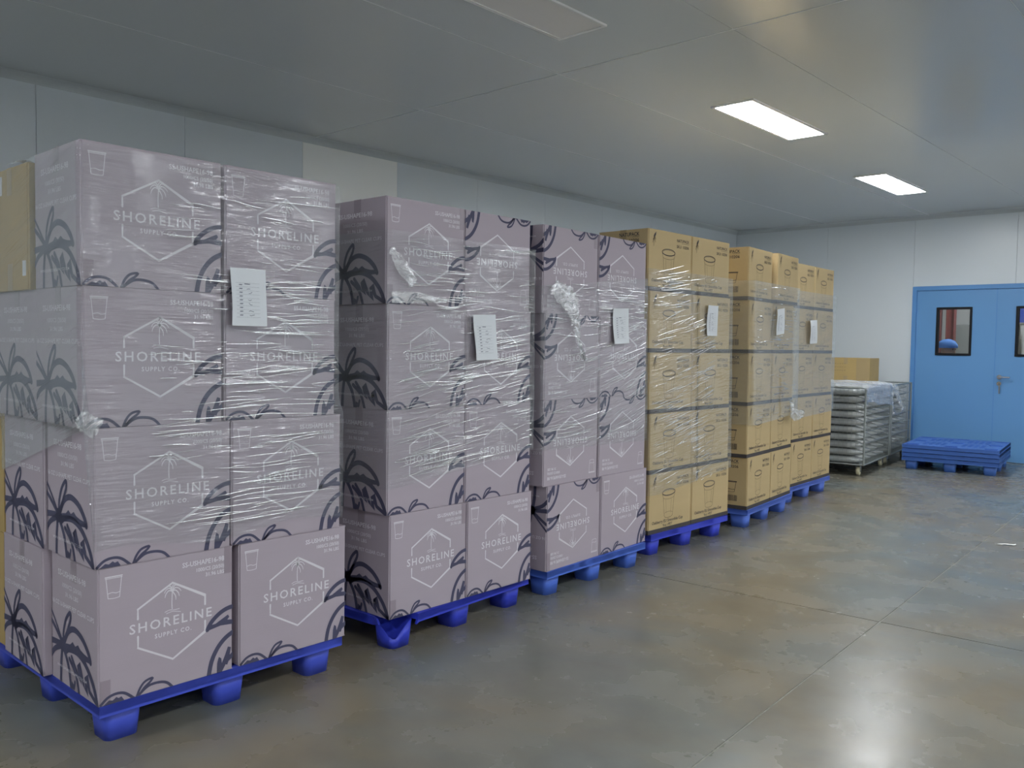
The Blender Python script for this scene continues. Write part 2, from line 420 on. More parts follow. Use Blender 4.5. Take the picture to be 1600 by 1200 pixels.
# coved trim between walls and ceiling
def cove(name, fn, length0, length1, label):
    prof = [(0, 0)]+[(0.055-0.055*math.cos(math.radians(t)), -0.055+0.055*math.sin(math.radians(t))) for t in range(0, 91, 15)]
    b = MB(); b.loft([[fn(d, h, l) for d, h in prof] for l in (length0, length1)])
    return struct(b.build(name, m_cove), label, 'trim')
cove('trim_1', lambda d, h, l: (XL+d, l, HC+h), YF, YB, 'coved trim along the top of the long wall')
cove('trim_2', lambda d, h, l: (l, YB-d, HC+h), XR, XL, 'coved trim along the top of the door wall')
struct(MB().box(XL, XL+0.012, YF, YB, 0.0, 0.08).build('baseboard_left', m_cove), 'low skirting of the long wall', 'baseboard')
struct(MB().box(XL, DX0-0.06, YB-0.012, YB, 0.0, 0.08).build('baseboard_back', m_cove), 'low skirting of the door wall', 'baseboard')

# ceiling lights
def ceiling_light(x, y, lit, label):
    t = thing('ceiling_light', label, 'ceiling light', (x, y, HC), 0.0, 'flush ceiling light panels')
    hx, hy, fr = 0.15, 0.63, 0.022
    f = MB()
    f.box(-hx-fr, hx+fr, -hy-fr, -hy, -0.012, 0.0).box(-hx-fr, hx+fr, hy, hy+fr, -0.012, 0.0)
    f.box(-hx-fr, -hx, -hy, hy, -0.012, 0.0).box(hx, hx+fr, -hy, hy, -0.012, 0.0)
    f.build('light_frame', m_lframe, t)
    MB().box(-hx, hx, -hy, hy, -0.008, -0.001).build('diffuser', m_lit if lit else m_unlit, t)
LBL = ['switched-off grey ceiling panel at the top edge of the picture', 'larger lit ceiling panel above the brown stacks',
       'smaller lit ceiling panel nearest the blue doors', 'switched-off ceiling panel above the viewer, outside the picture']
for i, (x, y, lit) in enumerate(LIGHTS):
    ceiling_light(x, y, lit, LBL[i] if i < 4 else 'unseen lit ceiling panel placed outside the picture to light the stacks')

# ------------------------------------------------------------------ blue double door (door_1) and what is seen through it
dr = struct(ob('door_1', None, None, (0, YB, 0)), 'blue double door with small black-framed windows', 'door')
fw = 0.055
b = MB().box(DX0, DX0+fw, -0.02, 0.10, 0, DZ).box(DX1-fw, DX1, -0.02, 0.10, 0, DZ).box(DX0+fw, DX1-fw, -0.02, 0.10, DZ-fw, DZ)
b.build('door_frame', m_dframe, dr, bevel=0.003)
SEAM = -2.858
WZ0, WZ1 = 1.33, 1.955
def leaf(x0, x1, wx0, wx1):
    b = MB(); z0, z1 = 0.006, DZ-fw-0.003
    y0, y1 = 0.0, 0.045
    b.box(x0, wx0, y0, y1, z0, z1).box(wx1, x1, y0, y1, z0, z1).box(wx0, wx1, y0, y1, z0, WZ0).box(wx0, wx1, y0, y1, WZ1, z1)
    lf = b.build('door_leaf', m_door, dr)
    k = 0.028
    f = MB().box(wx0, wx0+k, -0.012, 0.05, WZ0, WZ1).box(wx1-k, wx1, -0.012, 0.05, WZ0, WZ1).box(wx0+k, wx1-k, -0.012, 0.05, WZ0, WZ0+k).box(wx0+k, wx1-k, -0.012, 0.05, WZ1-k, WZ1)
    f.build('window_frame', m_black, lf, bevel=0.002)
    MB().box(wx0+k, wx1-k, 0.018, 0.024, WZ0+k, WZ1-k).build('window_pane', m_glass, lf)
    return lf
l1 = leaf(DX0+fw+0.002, SEAM-0.002, -3.567, -3.136)
l2 = leaf(SEAM+0.002, DX1-fw-0.002, -2.64, -2.21)
MB().box(SEAM-0.006, SEAM+0.006, -0.002, 0.004, 0.006, DZ-fw).build('astragal', m_dframe, l2)
h = MB()
hx = -2.80
h.tube((hx, 0, 1.068), (hx, -0.012, 1.068), 0.027, 20).tube((hx, -0.012, 1.068), (hx, -0.06, 1.068), 0.011, 10)
h.tube((hx-0.008, -0.058, 1.068), (hx+0.13, -0.058, 1.066), 0.0105, 10)
h.build('door_handle', m_steel, l2, smooth=False)
h = MB().tube((hx, 0, 0.985), (hx, -0.012, 0.985), 0.027, 20).tube((hx, -0.012, 0.985), (hx, -0.018, 0.985), 0.012, 12)
h.build('lock_cylinder', m_steel, l2)
h = MB().box(hx-0.0015, hx+0.0015, -0.045, -0.018, 0.972, 0.992).box(hx+0.004, hx+0.016, -0.03, -0.027, 0.86, 0.965).tube((hx, -0.03, 0.972), (hx+0.01, -0.028, 0.962), 0.002)
h.build('key', m_steel, l2)

# next room, as far as the panes show it
struct(MB().box(-6.4, 0.4, YB+3.6, YB+3.7, 0, HC).build('wall_next_room', m_pale), 'pale wall of the room behind the doors', 'wall')
struct(MB().box(-6.5, -6.4, YB+0.15, YB+3.6, 0, HC).build('wall_next_left', m_grey), 'grey side wall of the room behind the doors', 'wall')
struct(MB().box(0.4, 0.5, YB+0.15, YB+3.6, 0, HC).build('wall_next_right', m_grey), 'grey far side wall of the room behind the doors', 'wall')
t = thing('steel_column', 'red painted column seen through the left door window', 'column', (-4.083, YB+2.5, 0), 0)
MB().box(-0.056, 0.056, -0.012, 0.012, 0, HC).box(-0.06, -0.05, -0.06, 0.06, 0, HC).box(0.05, 0.06, -0.06, 0.06, 0, HC).build('column_profile', m_red, t)
MB().box(-0.095, 0.095, -0.1, 0.1, 0, 0.015).build('base_plate', m_red, t)
t = thing('steel_column', 'dark red column at the left edge of the left door window', 'column', (-4.29, YB+2.5, 0), 0)
MB().box(-0.05, 0.05, -0.012, 0.012, 0, HC).box(-0.06, -0.05, -0.06, 0.06, 0, HC).box(0.05, 0.06, -0.06, 0.06, 0, HC).build('column_profile', m_red, t)
MB().box(-0.095, 0.095, -0.1, 0.1, 0, 0.015).build('base_plate', m_red, t)
t = thing('storage_cabinet', 'tall grey cabinet seen through the left door window', 'cabinet', (-3.73, YB+3.15, 0), 0)
MB().box(-0.42, 0.42, -0.25, 0.25, 0.06, 1.81).build('body', m_grey, t, bevel=0.006)
for s in (-1, 1):
    d_ = MB().box(s*0.21-0.2, s*0.21+0.2, -0.268, -0.251, 0.08, 1.79).build('cabinet_door', m_grey, t, bevel=0.004)
    MB().box(s*0.03-0.008, s*0.03+0.008, -0.29, -0.268, 0.95, 1.1).build('handle', m_steel, d_)
MB().box(-0.42, 0.42, -0.22, 0.25, 0.0, 0.06).build('plinth', m_black, t)
t = thing('wall_board', 'blue board on the far wall seen through the right door window', 'board', (-3.05, YB+3.6, 1.86), 0)
MB().box(-0.55, 0.55, -0.03, 0.0, 0.0, 0.9).build('board_panel', m_blue2, t, bevel=0.004)
MB().box(-0.57, 0.57, -0.035, -0.002, -0.02, 0.0).box(-0.57, 0.57, -0.035, -0.002, 0.9, 0.92).build('board_frame', m_grey, t)
lt = thing('ceiling_light', 'lit ceiling panel of the room behind the doors', 'ceiling light', (-3.2, YB+1.7, HC), 0, 'flush ceiling light panels')
MB().box(-0.17, 0.17, -0.65, 0.65, -0.012, 0).build('light_frame', m_lframe, lt)
MB().box(-0.15, 0.15, -0.63, 0.63, -0.016, -0.012).build('diffuser', m_lit, lt)

# worker behind the door, only the capped head shows above the sill
def person(loc, rz):
    t = thing('person', 'person in a blue hair cover behind the left door window', 'person', loc, rz)
    bm = bmesh.new()
    pts = {'pel': (0, 0, .80), 'sp': (0, .01, .98), 'ch': (0, .0, 1.14), 'nk': (0, -.015, 1.245), 'hd0': (0, -.03, 1.29),
           'sL': (.16, 0, 1.19), 'eL': (.23, .02, .96), 'wL': (.21, -.12, .78), 'sR': (-.16, 0, 1.19), 'eR': (-.23, .02, .96), 'wR': (-.21, -.12, .78),
           'hL': (.09, 0, .76), 'kL': (.10, -.02, .42), 'aL': (.10, .02, .08), 'tL': (.11, -.13, .035), 'hR': (-.09, 0, .76), 'kR': (-.10, -.02, .42), 'aR': (-.10, .02, .08), 'tR': (-.11, -.13, .035)}
    rad = {'pel': .13, 'sp': .12, 'ch': .125, 'nk': .052, 'hd0': .05, 'sL': .062, 'eL': .045, 'wL': .032, 'hL': .09, 'kL': .06, 'aL': .042, 'tL': .035}
    for k in list(rad):
        if k.endswith('L'): rad[k[:-1]+'R'] = rad[k]
    idx = {}
    vs = []
    for i, (k, p) in enumerate(pts.items()): idx[k] = i; vs.append(p)
    ed = [('pel', 'sp'), ('sp', 'ch'), ('ch', 'nk'), ('nk', 'hd0')]
    for s in 'LR': ed += [('ch', 's'+s), ('s'+s, 'e'+s), ('e'+s, 'w'+s), ('pel', 'h'+s), ('h'+s, 'k'+s), ('k'+s, 'a'+s), ('a'+s, 't'+s)]
    # hands: palm and five fingers on each wrist
    for s, sg in (('L', 1), ('R', -1)):
        wv = Vector(pts['w'+s]); dirv = Vector((-.02*sg, -.35, -.94)).normalized(); side = Vector((0, -0.94, .35)).normalized()
        pk = 'p'+s; idx[pk] = len(vs); vs.append(tuple(wv+dirv*.06)); rad[pk] = .032; ed.append(('w'+s, pk))
        for fi, (off, ln) in enumerate(((.03, .055), (.01, .075), (-.01, .07), (-.03, .055))):
            a = 'f%s%da' % (s, fi); c = 'f%s%db' % (s, fi)
            idx[a] = len(vs); vs.append(tuple(wv+dirv*.10+side*off)); rad[a] = .009; ed.append((pk, a))
            idx[c] = len(vs); vs.append(tuple(wv+dirv*(.10+ln*.8)+side*(off)+Vector((-.025*sg, 0, 0)))); rad[c] = .0075; ed.append((a, c))
        a = 'th'+s; idx[a] = len(vs); vs.append(tuple(wv+dirv*.075+side*.055+Vector((-.02*sg, 0, 0)))); rad[a] = .009; ed.append((pk, a))
    me = bpy.data.meshes.new('body'); me.from_pydata(vs, [(idx[a], idx[b]) for a, b in ed], []); bm.free()
    me.materials.append(m_coat)
    o = ob('body', me, t)
    md = o.modifiers.new('skin', 'SKIN')
    for k, i in idx.items():
        sv = me.skin_vertices[0].data[i]; r = rad.get(k, .05); sv.radius = (r, r)
    me.skin_vertices[0].data[idx['pel']].use_root = True
    o.modifiers.new('sub', 'SUBSURF').levels = 1; o.modifiers['sub'].render_levels = 2
    # head: shaped egg with nose, brow, chin, ears
    hb = bmesh.new(); bmesh.ops.create_uvsphere(hb, u_segments=24, v_segments=16, radius=1)
    for v in hb.verts:
        x, y, z = v.co
        ny = y; 
        sx, sy, sz = .073, .094, .112
        if z < 0: sx *= 1-.22*(-z); 
        px, py, pz = x*sx, y*sy, z*sz
        if y < -.5:
            if abs(x) < .22 and -.35 < z < .12: py -= .018*(1-abs(x)/.22)*(1-(z+.35)/.6)
            if .15 < abs(x) < .6 and .0 < z < .25: py += .008
            if abs(x) < .35 and -.62 < z < -.5: py += .004
        if abs(x) > .9 and -.25 < z < .2 and -.2 < y < .35: px += math.copysign(.012, x)
        v.co = (px, py-.035, pz+1.40)
    hm = bpy.data.meshes.new('head'); hb.to_mesh(hm); hb.free(); hm.materials.append(m_skin)
    for p in hm.polygons: p.use_smooth = True
    hd = ob('head', hm, t)
    for s in (-1, 1): MB().tube((s*.03, -.121, 1.41), (s*.03, -.127, 1.41), .009, 10).build('eye', m_black, hd)
    MB().box(-.022, .022, -.125, -.118, 1.337, 1.343).build('mouth', m_red, hd)
    cb = bmesh.new(); bmesh.ops.create_uvsphere(cb, u_segments=28, v_segments=16, radius=1)
    bmesh.ops.delete(cb, geom=[v for v in cb.verts if v.co.z < -.25], context='VERTS')
    for v in cb.verts:
        n_ = 1+.06*noise.noise(v.co*5)
        x, y, z = v.co*n_
        v.co = (x*.128, y*.14-.02, z*.105+1.45)
    cm = bpy.data.meshes.new('hair_cover'); cb.to_mesh(cm); cb.free(); cm.materials.append(m_cap)
    for p in cm.polygons: p.use_smooth = True
    ob('hair_cover', cm, t)
person((-3.735, 13.2, 0), 1.3)

# ------------------------------------------------------------------ nestable nine-leg plastic pallet
PW, PD, PH = 1.0, 1.15, 0.145       # along Y (front), along X (depth), height
LEGY = [0.095, 0.5, 0.905]; LEGX = [0.095, 0.575, 1.055]
def breaks(total, legs, nh):
    """cell edges and kinds along one side: rim, leg cup, then bar / hole / bar ... up to the next cup"""
    e, k = [0.0], []
    def put(w_, kind): e.append(e[-1]+w_); k.append(kind)
    put(legs[0]-0.068, 'bar')
    for i, c in enumerate(legs):
        put(0.136, 'leg')
        if i < 2:
            gap = legs[i+1]-c-0.136; bw = 0.018; hw = (gap-bw*(nh+1))/nh
            for q in range(nh): put(bw, 'bar'); put(hw, 'hole')
            put(bw, 'bar')
    put(total-e[-1], 'bar')
    return e, k
def deck_mesh(broken=False):
    (gx, kx), (gy, ky) = breaks(PD, LEGX, 5), breaks(PW, LEGY, 4)
    nx, ny = len(kx), len(ky)
    def solid(i, j):
        if i < 0 or j < 0 or i >= nx or j >= ny: return False
        if kx[i] == 'leg' and ky[j] == 'leg': return False
        if broken and i <= 1 and j <= 1: return False
        return not (kx[i] == 'hole' and ky[j] == 'hole')
    b = MB(); z0, z1 = PH-0.03, PH
    X = lambda i: -gx[i]; Y = lambda j: gy[j]
    for i in range(nx):
        for j in range(ny):
            if not solid(i, j): continue
            x0, x1, y0, y1 = X(i+1), X(i), Y(j), Y(j+1)
            b.add([(x0, y0, z1), (x1, y0, z1), (x1, y1, z1), (x0, y1, z1)], [(0, 1, 2, 3)])
            b.add([(x0, y0, z0), (x1, y0, z0), (x1, y1, z0), (x0, y1, z0)], [(3, 2, 1, 0)])
            if not solid(i-1, j): b.add([(x1, y0, z0), (x1, y1, z0), (x1, y1, z1), (x1, y0, z1)], [(0, 1, 2, 3)])
            if not solid(i+1, j): b.add([(x0, y1, z0), (x0, y0, z0), (x0, y0, z1), (x0, y1, z1)], [(0, 1, 2, 3)])
            if not solid(i, j-1): b.add([(x0, y0, z0), (x1, y0, z0), (x1, y0, z1), (x0, y0, z1)], [(0, 1, 2, 3)])
            if not solid(i, j+1): b.add([(x1, y1, z0), (x0, y1, z0), (x0, y1, z1), (x1, y1, z1)], [(0, 1, 2, 3)])
    return b
def rim_mesh(broken=False):
    b = MB(); z0, z1, k = PH-0.0395, PH-0.0005, 0.012
    c = 0.17 if broken else 0.0
    d = 0.13 if broken else k
    b.box(-k, 0, c, PW, z0, z1).box(-PD, -PD+k, 0, PW, z0, z1).box(-PD+k, -d, 0, k, z0, z1).box(-PD+k, -k, PW-k, PW, z0, z1)
    if broken:
        # torn, bent ends of the rim
        b.add([(-d, 0, z0), (-d, k, z0), (-d, k, z1), (-d, 0, z1), (-d+.05, -.012, z0+.012), (-d+.05, 0, z0+.012), (-d+.035, 0.002, z1-.004), (-d+.035, -.01, z1-.004)],
              [(0, 1, 5, 4), (1, 2, 6, 5), (2, 3, 7, 6), (3, 0, 4, 7), (4, 5, 6, 7)])
        b.add([(0, c, z0), (-k, c, z0), (-k, c, z1), (0, c, z1), (0, c-.018, z0-.008), (-k, c-.018, z0-.008)],
              [(0, 1, 5, 4), (0, 4, 3), (1, 2, 5), (4, 5, 2, 3)])
    return b
def leg_mesh(broken=False):
    b = MB(); hb, ht, wl_ = 0.058, 0.0675, 0.0045
    zt = PH-0.03
    def ring(hh, z): return rrect(hh, hh, 0.028, z, 4)
    o0, o1 = ring(hb, 0.0), ring(ht, zt)
    i1, i0 = ring(ht-wl_, zt), ring(hb-wl_, 0.005)
    if broken:
        def notch(P):
            out = []
            for (x, y, z) in P:
                a = math.atan2(y, x)               # torn towards the outer corner (+x,-y)
                dlt = abs((a+math.pi/4+math.pi) % (2*math.pi)-math.pi)
                k = 0.0 if dlt > 0.8 else (1-(dlt/0.8)**4)
                out.append((x, y, z-k*(0.062+0.006*math.sin(a*37))))
            return out
        o1, i1 = notch(ring(ht, zt)), notch(ring(ht-wl_, zt))
    b.loft([o0, o1, i1, i0], True, True)
    return b
DECK = {}
def pallet(loc, rz, mi, label, group=None, broken=False):
    t = thing('plastic_pallet', label, 'pallet', loc, rz, group)
    key = (mi, broken)
    if key not in DECK:
        DECK[key] = (deck_mesh(broken).mesh('deck', BLUES[mi]), rim_mesh(broken).mesh('rim', BLUES[mi]),
                     leg_mesh().mesh('leg', BLUES[mi]), leg_mesh(True).mesh('broken_leg', BLUES[mi]) if broken else None)
        for k in (2, 3):
            if DECK[key][k]:
                for p in DECK[key][k].polygons: p.use_smooth = len(p.vertices) == 4
    dk, rm, lg, bl = DECK[key]
    ob('deck', dk, t); ob('rim', rm, t)
    for i, lx in enumerate(LEGX):
        for j, ly in enumerate(LEGY):
            if broken and i == 0 and j == 0:
                o = ob('leg', bl, t, (-lx, ly, 0)); o['label'] = 'torn open corner leg'
            else: ob('leg', lg, t, (-lx, ly, 0))
    return t

# ------------------------------------------------------------------ lilac cartons
BW, BD, BH = 0.492, 0.405, 0.468
def carton_body(W, D, H, m, name='carton_body'):
    b = MB(); t = 0.004
    b.box(-D/2, D/2, -W/2, W/2, 0.003, H-0.004)
    # closing flaps meet on the middle line of top and bottom
    gp = 0.0015
    for z0, z1 in ((H-0.004, H), (0.0, 0.003)):
        b.box(-D/2+0.001, -gp, -W/2+0.001, W/2-0.001, z0, z1).box(gp, D/2-0.001, -W/2+0.001, W/2-0.001, z0, z1)
    me = b.mesh(name, m)
    bm = bmesh.new(); bm.from_mesh(me)
    ed = [e for e in bm.edges if abs((e.verts[0].co-e.verts[1].co).z) > 0.2]
    bmesh.ops.bevel(bm, geom=ed, offset=0.006, segments=3, affect='EDGES'); bm.to_mesh(me); bm.free()
    return me
def tape_mesh(W, D, H, m, wd=0.05, drop=0.085):
    """two strips: one over the top seam and down both ends, one under the base seam"""
    out = []; e = 0.0007; h = wd/2
    for z0, z1, zs in ((H-drop, H+e, (H, H+e)), (0.0, drop, (-0.0002, 0.0))):
        b = MB()
        for s in (-1, 1):
            y0, y1 = sorted((s*(W/2-.0002), s*(W/2+e))); b.box(-h, h, y0, y1, z0, z1)
        b.box(-h, h, -W/2, W/2, *zs); out.append(b.mesh('packing_tape', m))
    return out
EPS = 0.0009
def front_fn(W, D, H): return lambda u, v: (D/2+EPS, u-W/2, v)
def side_fn(W, D, H, s): return (lambda u, v: (u-D/2, -W/2-EPS, v)) if s < 0 else (lambda u, v: (D/2-u, W/2+EPS, v))

def cup_outline(p, cx, top, w, h, sw, taper=0.68, ell=0.0):
    """line drawing of a tapered cup; top = v of the rim"""
    b2 = w*taper/2
    p.stroke([(cx-w/2, top), (cx+w/2, top)], sw*1.8, False)
    p.stroke([(cx-w/2, top-h*.07), (cx+w/2, top-h*.07)], sw, False)
    p.stroke([(cx-w*.46, top-h*.05), (cx-b2, top-h)], sw, False)
    p.stroke([(cx+w*.46, top-h*.05), (cx+b2, top-h)], sw, False)
    p.stroke([(cx-b2*1.06, top-h*.78), (cx-b2*.3, top-h*.74), (cx+b2*.4, top-h*.79), (cx+b2*1.06, top-h*.75)], sw)
    p.stroke([(cx-b2, top-h), (cx, top-h*1.03), (cx+b2, top-h)], sw)

class Sheet:
    """named groups of prints for one face"""
    def __init__(s): s.d = {}
    def __getitem__(s, k):
        if k not in s.d: s.d[k] = Print()
        return s.d[k]
    def meshes(s, fn, w, h, mats):
        out = []
        for k, p in s.d.items():
            mb = MB(); p.into(mb, fn, 0, w, 0, h); out.append((k, mb.mesh(k, mats.get(k, mats[None]))))
        return out
def lilac_prints():
    W, D, H = BW, BD, BH
    S_ = Sheet(); U = lambda u: u*W; V = lambda v: H*(1-v)
    # ---------- front: white logo, cup, code block
    cx = 0.525
    s = 0.0068
    p = S_['hexagon_logo']
    hexp = [(cx, .203), (.775, .352), (.775, .64), (cx, .79), (.272, .64), (.272, .352)]
    H6 = [(U(a), V(b_)) for a, b_ in hexp]
    p.stroke([(U(.775), V(.425)), H6[1], H6[0], H6[5], (U(.272), V(.425))], s, False)
    p.stroke([(U(.775), V(.555)), H6[2], H6[3], H6[4], (U(.272), V(.555))], s, False)
    for q in H6: p.disc(q[0], q[1], s*.56)
    p.text('SHORELINE', U(.21), V(.527), .0345, width=U(.615), bold=0.013, space=1.25)
    p.text('SUPPLY CO.', U(.392), V(.600), .0155, width=U(.275), bold=0.022, space=1.3)
    px, py = U(.523), V(.268)
    p.stroke([(px-.001, V(.402)), (px-.002, V(.35)), (px, py)], .0032)
    for a, c_, e in (((-.5, .6), (-1.1, .35), (-1.35, -.1)), ((-.6, .2), (-1.1, -.3), (-1.25, -.85)), ((-.2, .7), (-.6, .95), (-.9, .85)), ((.3, .8), (.7, .9), (1.0, .7)),
                     ((.5, .5), (1.1, .3), (1.5, -.2)), ((.5, .1), (1.0, -.4), (1.2, -1.0)), ((.2, -.3), (.55, -.9), (.6, -1.5)), ((-.1, .4), (.05, .9), (.3, 1.15))):
        k = .0215
        p.stroke([(px, py), (px+a[0]*k, py+a[1]*k), (px+c_[0]*k, py+c_[1]*k), (px+e[0]*k, py+e[1]*k)],   .0048, w2=.002)
    p.stroke([(U(.468), V(.418)), (U(.50), V(.408)), (U(.535), V(.414)), (U(.575), V(.413))], .0022)
    p.stroke([(U(.478), V(.432)), (U(.52), V(.423)), (U(.555), V(.43)), (U(.585), V(.438))], .0022)
    cup_outline(S_['cup_icon'], U(.107), V(.072), U(.115), H*.155, .0024)
    S_['code_lettering'].text('SS-USHAPE16-98', U(.93), V(.105), .0180, 'RIGHT', bold=0.018, width=U(.33))
    S_['count_lettering'].text('1000/CS (20/50)', U(.93), V(.158), .0138, 'RIGHT', bold=0.018, width=U(.22))
    S_['weight_lettering'].text('31.96 LBS', U(.93), V(.205), .0138, 'RIGHT', bold=0.018, width=U(.15))
    # ---------- front: navy fronds running over from the ends
    P = lambda L: [(U(a), V(b_)) for a, b_ in L]
    n = S_['upper_frond_print']
    n.stroke(P([(.792, .635), (.83, .575), (.90, .52), (.97, .495), (1.05, .495)]), .0165)
    n.poly(P([(.785, .645), (.80, .605), (.86, .60), (.92, .57), (.96, .55), (.972, .57), (.955, .59), (1.01, .60), (1.01, .635), (.90, .625)]))
    n = S_['lower_frond_print']
    n.stroke(P([(.80, 1.03), (.825, .90), (.875, .80), (.945, .73), (1.04, .685)]), .0175)
    n.poly(P([(.868, 1.01), (.873, .92), (.885, .875), (.905, .89), (.91, .93), (.935, .875), (.96, .81), (.985, .82), (.975, .88), (1.01, .85), (1.01, .90), (.965, .93), (.955, .955), (.94, .95), (.92, .985), (.905, 1.01)]))
    n = S_['small_palm_print']
    n.stroke(P([(.015, .99), (.06, .95), (.12, .935), (.18, .95), (.245, 1.01)]), .0095)
    n.poly(P([(.03, 1.0), (.07, .97), (.095, .978), (.12, .96), (.135, .972), (.155, .965), (.175, 1.0)]))
    n.stroke(P([(.262, 1.0), (.285, .945), (.32, .905), (.372, .892), (.36, .915), (.315, .95), (.275, 1.0)]), .0085)
    n.stroke(P([(.28, .99), (.345, .945), (.42, .94), (.48, .96), (.525, 1.01)]), .0095)
    mt = {None: m_white, 'upper_frond_print': m_navy, 'lower_frond_print': m_navy, 'small_palm_print': m_navy, 'end_palm_print': m_navy}
    out = {'front': S_.meshes(front_fn(W, D, H), W, H, mt)}
    # ---------- ends
    S_ = Sheet(); UD = lambda u: u*D
    S_['end_code_lettering'].text('SS-USHAPE16-98', UD(.46), V(.168), .021, 'CENTER', bold=0.018, width=UD(.60))
    S_['end_count_lettering'].text('1000/CS (20/50)', UD(.46), V(.252), .016, 'CENTER', bold=0.012, width=UD(.42))
    S_['end_weight_lettering'].text('31.96 LBS', UD(.46), V(.315), .016, 'CENTER', bold=0.012, width=UD(.28))
    S_['end_product_lettering'].text('16 OZ U-SHAPE PET CLEAR CUPS', UD(.47), V(.405), .0165, 'CENTER', bold=0.014, width=UD(.90))
    S_['end_web_lettering'].text('WWW.SHORELINESUPPLYCO.COM', UD(.45), V(.885), .010, 'CENTER', bold=0.012, width=UD(.64))
    n = S_['end_palm_print']; P = lambda L: [(UD(a), V(b_)) for a, b_ in L]
    sw = .022
    n.stroke(P([(.27, .68), (.275, .59), (.33, .49), (.42, .425), (.43, .475), (.37, .56), (.30, .66)]), .0115*1.35)
    n.stroke(P([(.29, .67), (.38, .575), (.52, .535), (.68, .57), (.80, .645), (.85, .71)]), sw)
    n.poly(P([(.26, .70), (.34, .675), (.42, .665), (.475, .635), (.53, .66), (.59, .635), (.64, .66), (.72, .675), (.85, .685), (.86, .72), (.74, .725), (.62, .70), (.5, .70), (.40, .725), (.30, .775)]))
    n.stroke(P([(.29, .73), (.42, .705), (.58, .70), (.74, .745), (.87, .835), (.945, .92), (.985, 1.0)]), sw)
    n.stroke(P([(.45, .755), (.55, .84), (.63, .90), (.585, .79), (.60, .775), (.70, .90), (.765, .955), (.745, .845), (.765, .83), (.83, .93), (.985, .99)]), .0125*1.35, False)
    n.stroke(P([(.25, .70), (.215, .84), (.205, 1.02)]), .0145*1.35)
    n.stroke(P([(.28, .73), (.385, .85), (.44, 1.02)]), .0145*1.35)
    n.stroke(P([(.40, .78), (.54, .87), (.615, 1.02)]), .013*1.35)
    n.stroke(P([(.52, .93), (.495, .985), (.47, .96), (.45, 1.02)]), .010*1.35)
    n.disc(UD(.26), V(.70), .026, 12)
    n.stroke(P([(-.02, .545), (.10, .605), (.24, .685)]), .012*1.35)
    n.stroke(P([(-.02, .46), (.10, .555), (.25, .68)]), .008*1.35)
    n.stroke(P([(-.02, .715), (.12, .705), (.26, .695)]), .024, w2=.018)
    n.stroke(P([(-.02, .84), (.08, .765), (.24, .715)]), .015*1.35)
    for sd in (-1, 1): out[sd] = S_.meshes(side_fn(W, D, H, sd), D, H, mt)
    return out
PLAB = {'hexagon_logo': 'white hexagon logo with palm and lettering', 'upper_frond_print': 'dark navy frond', 'lower_frond_print': 'dark navy frond', 'small_palm_print': 'dark navy palm tops', 'end_palm_print': 'dark navy palm'}
def stick(t, meshes):
    for k, me in meshes:
        o = ob(k, me, t)
        if k in PLAB: o['label'] = PLAB[k]
ME_LB = carton_body(BW, BD, BH, m_mauve); ME_LT = tape_mesh(BW, BD, BH, m_tape)
LP = lilac_prints()
def corner_tape():
    W, D, H = BW, BD, BH; e = 0.0006
    return (MB().box(D/2, D/2+e, -W/2+.006, -W/2+.04, 0.0, .085).mesh('corner_tape', m_tape), MB().box(D/2, D/2+e, W/2-.034, W/2-.006, H-.10, H).mesh('corner_tape', m_tape))
ME_LC = corner_tape()

def lilac_box(x_front, y0, z, label, group, rz=0.0, flip=False, wscale=1.0, corner=False, front=True, ends=True):
    """x_front: X of the front face, y0: near edge, z: base"""
    t = thing('carton', label, 'box', (x_front-BD/2, y0+BW*wscale/2, z), rz, group)
    if flip:
        t.rotation_euler = (math.pi, 0, rz); t.location.z = z+BH
    t.scale = (1, wscale, 1)
    ob('carton_body', ME_LB, t)
    if front: stick(t, LP['front'])
    if ends: stick(t, LP[1 if flip else -1])       # the end that faces the viewer
    for m in ME_LT: ob('packing_tape', m, t)
    if corner:
        for m in ME_LC: ob('corner_tape', m, t)
    return t

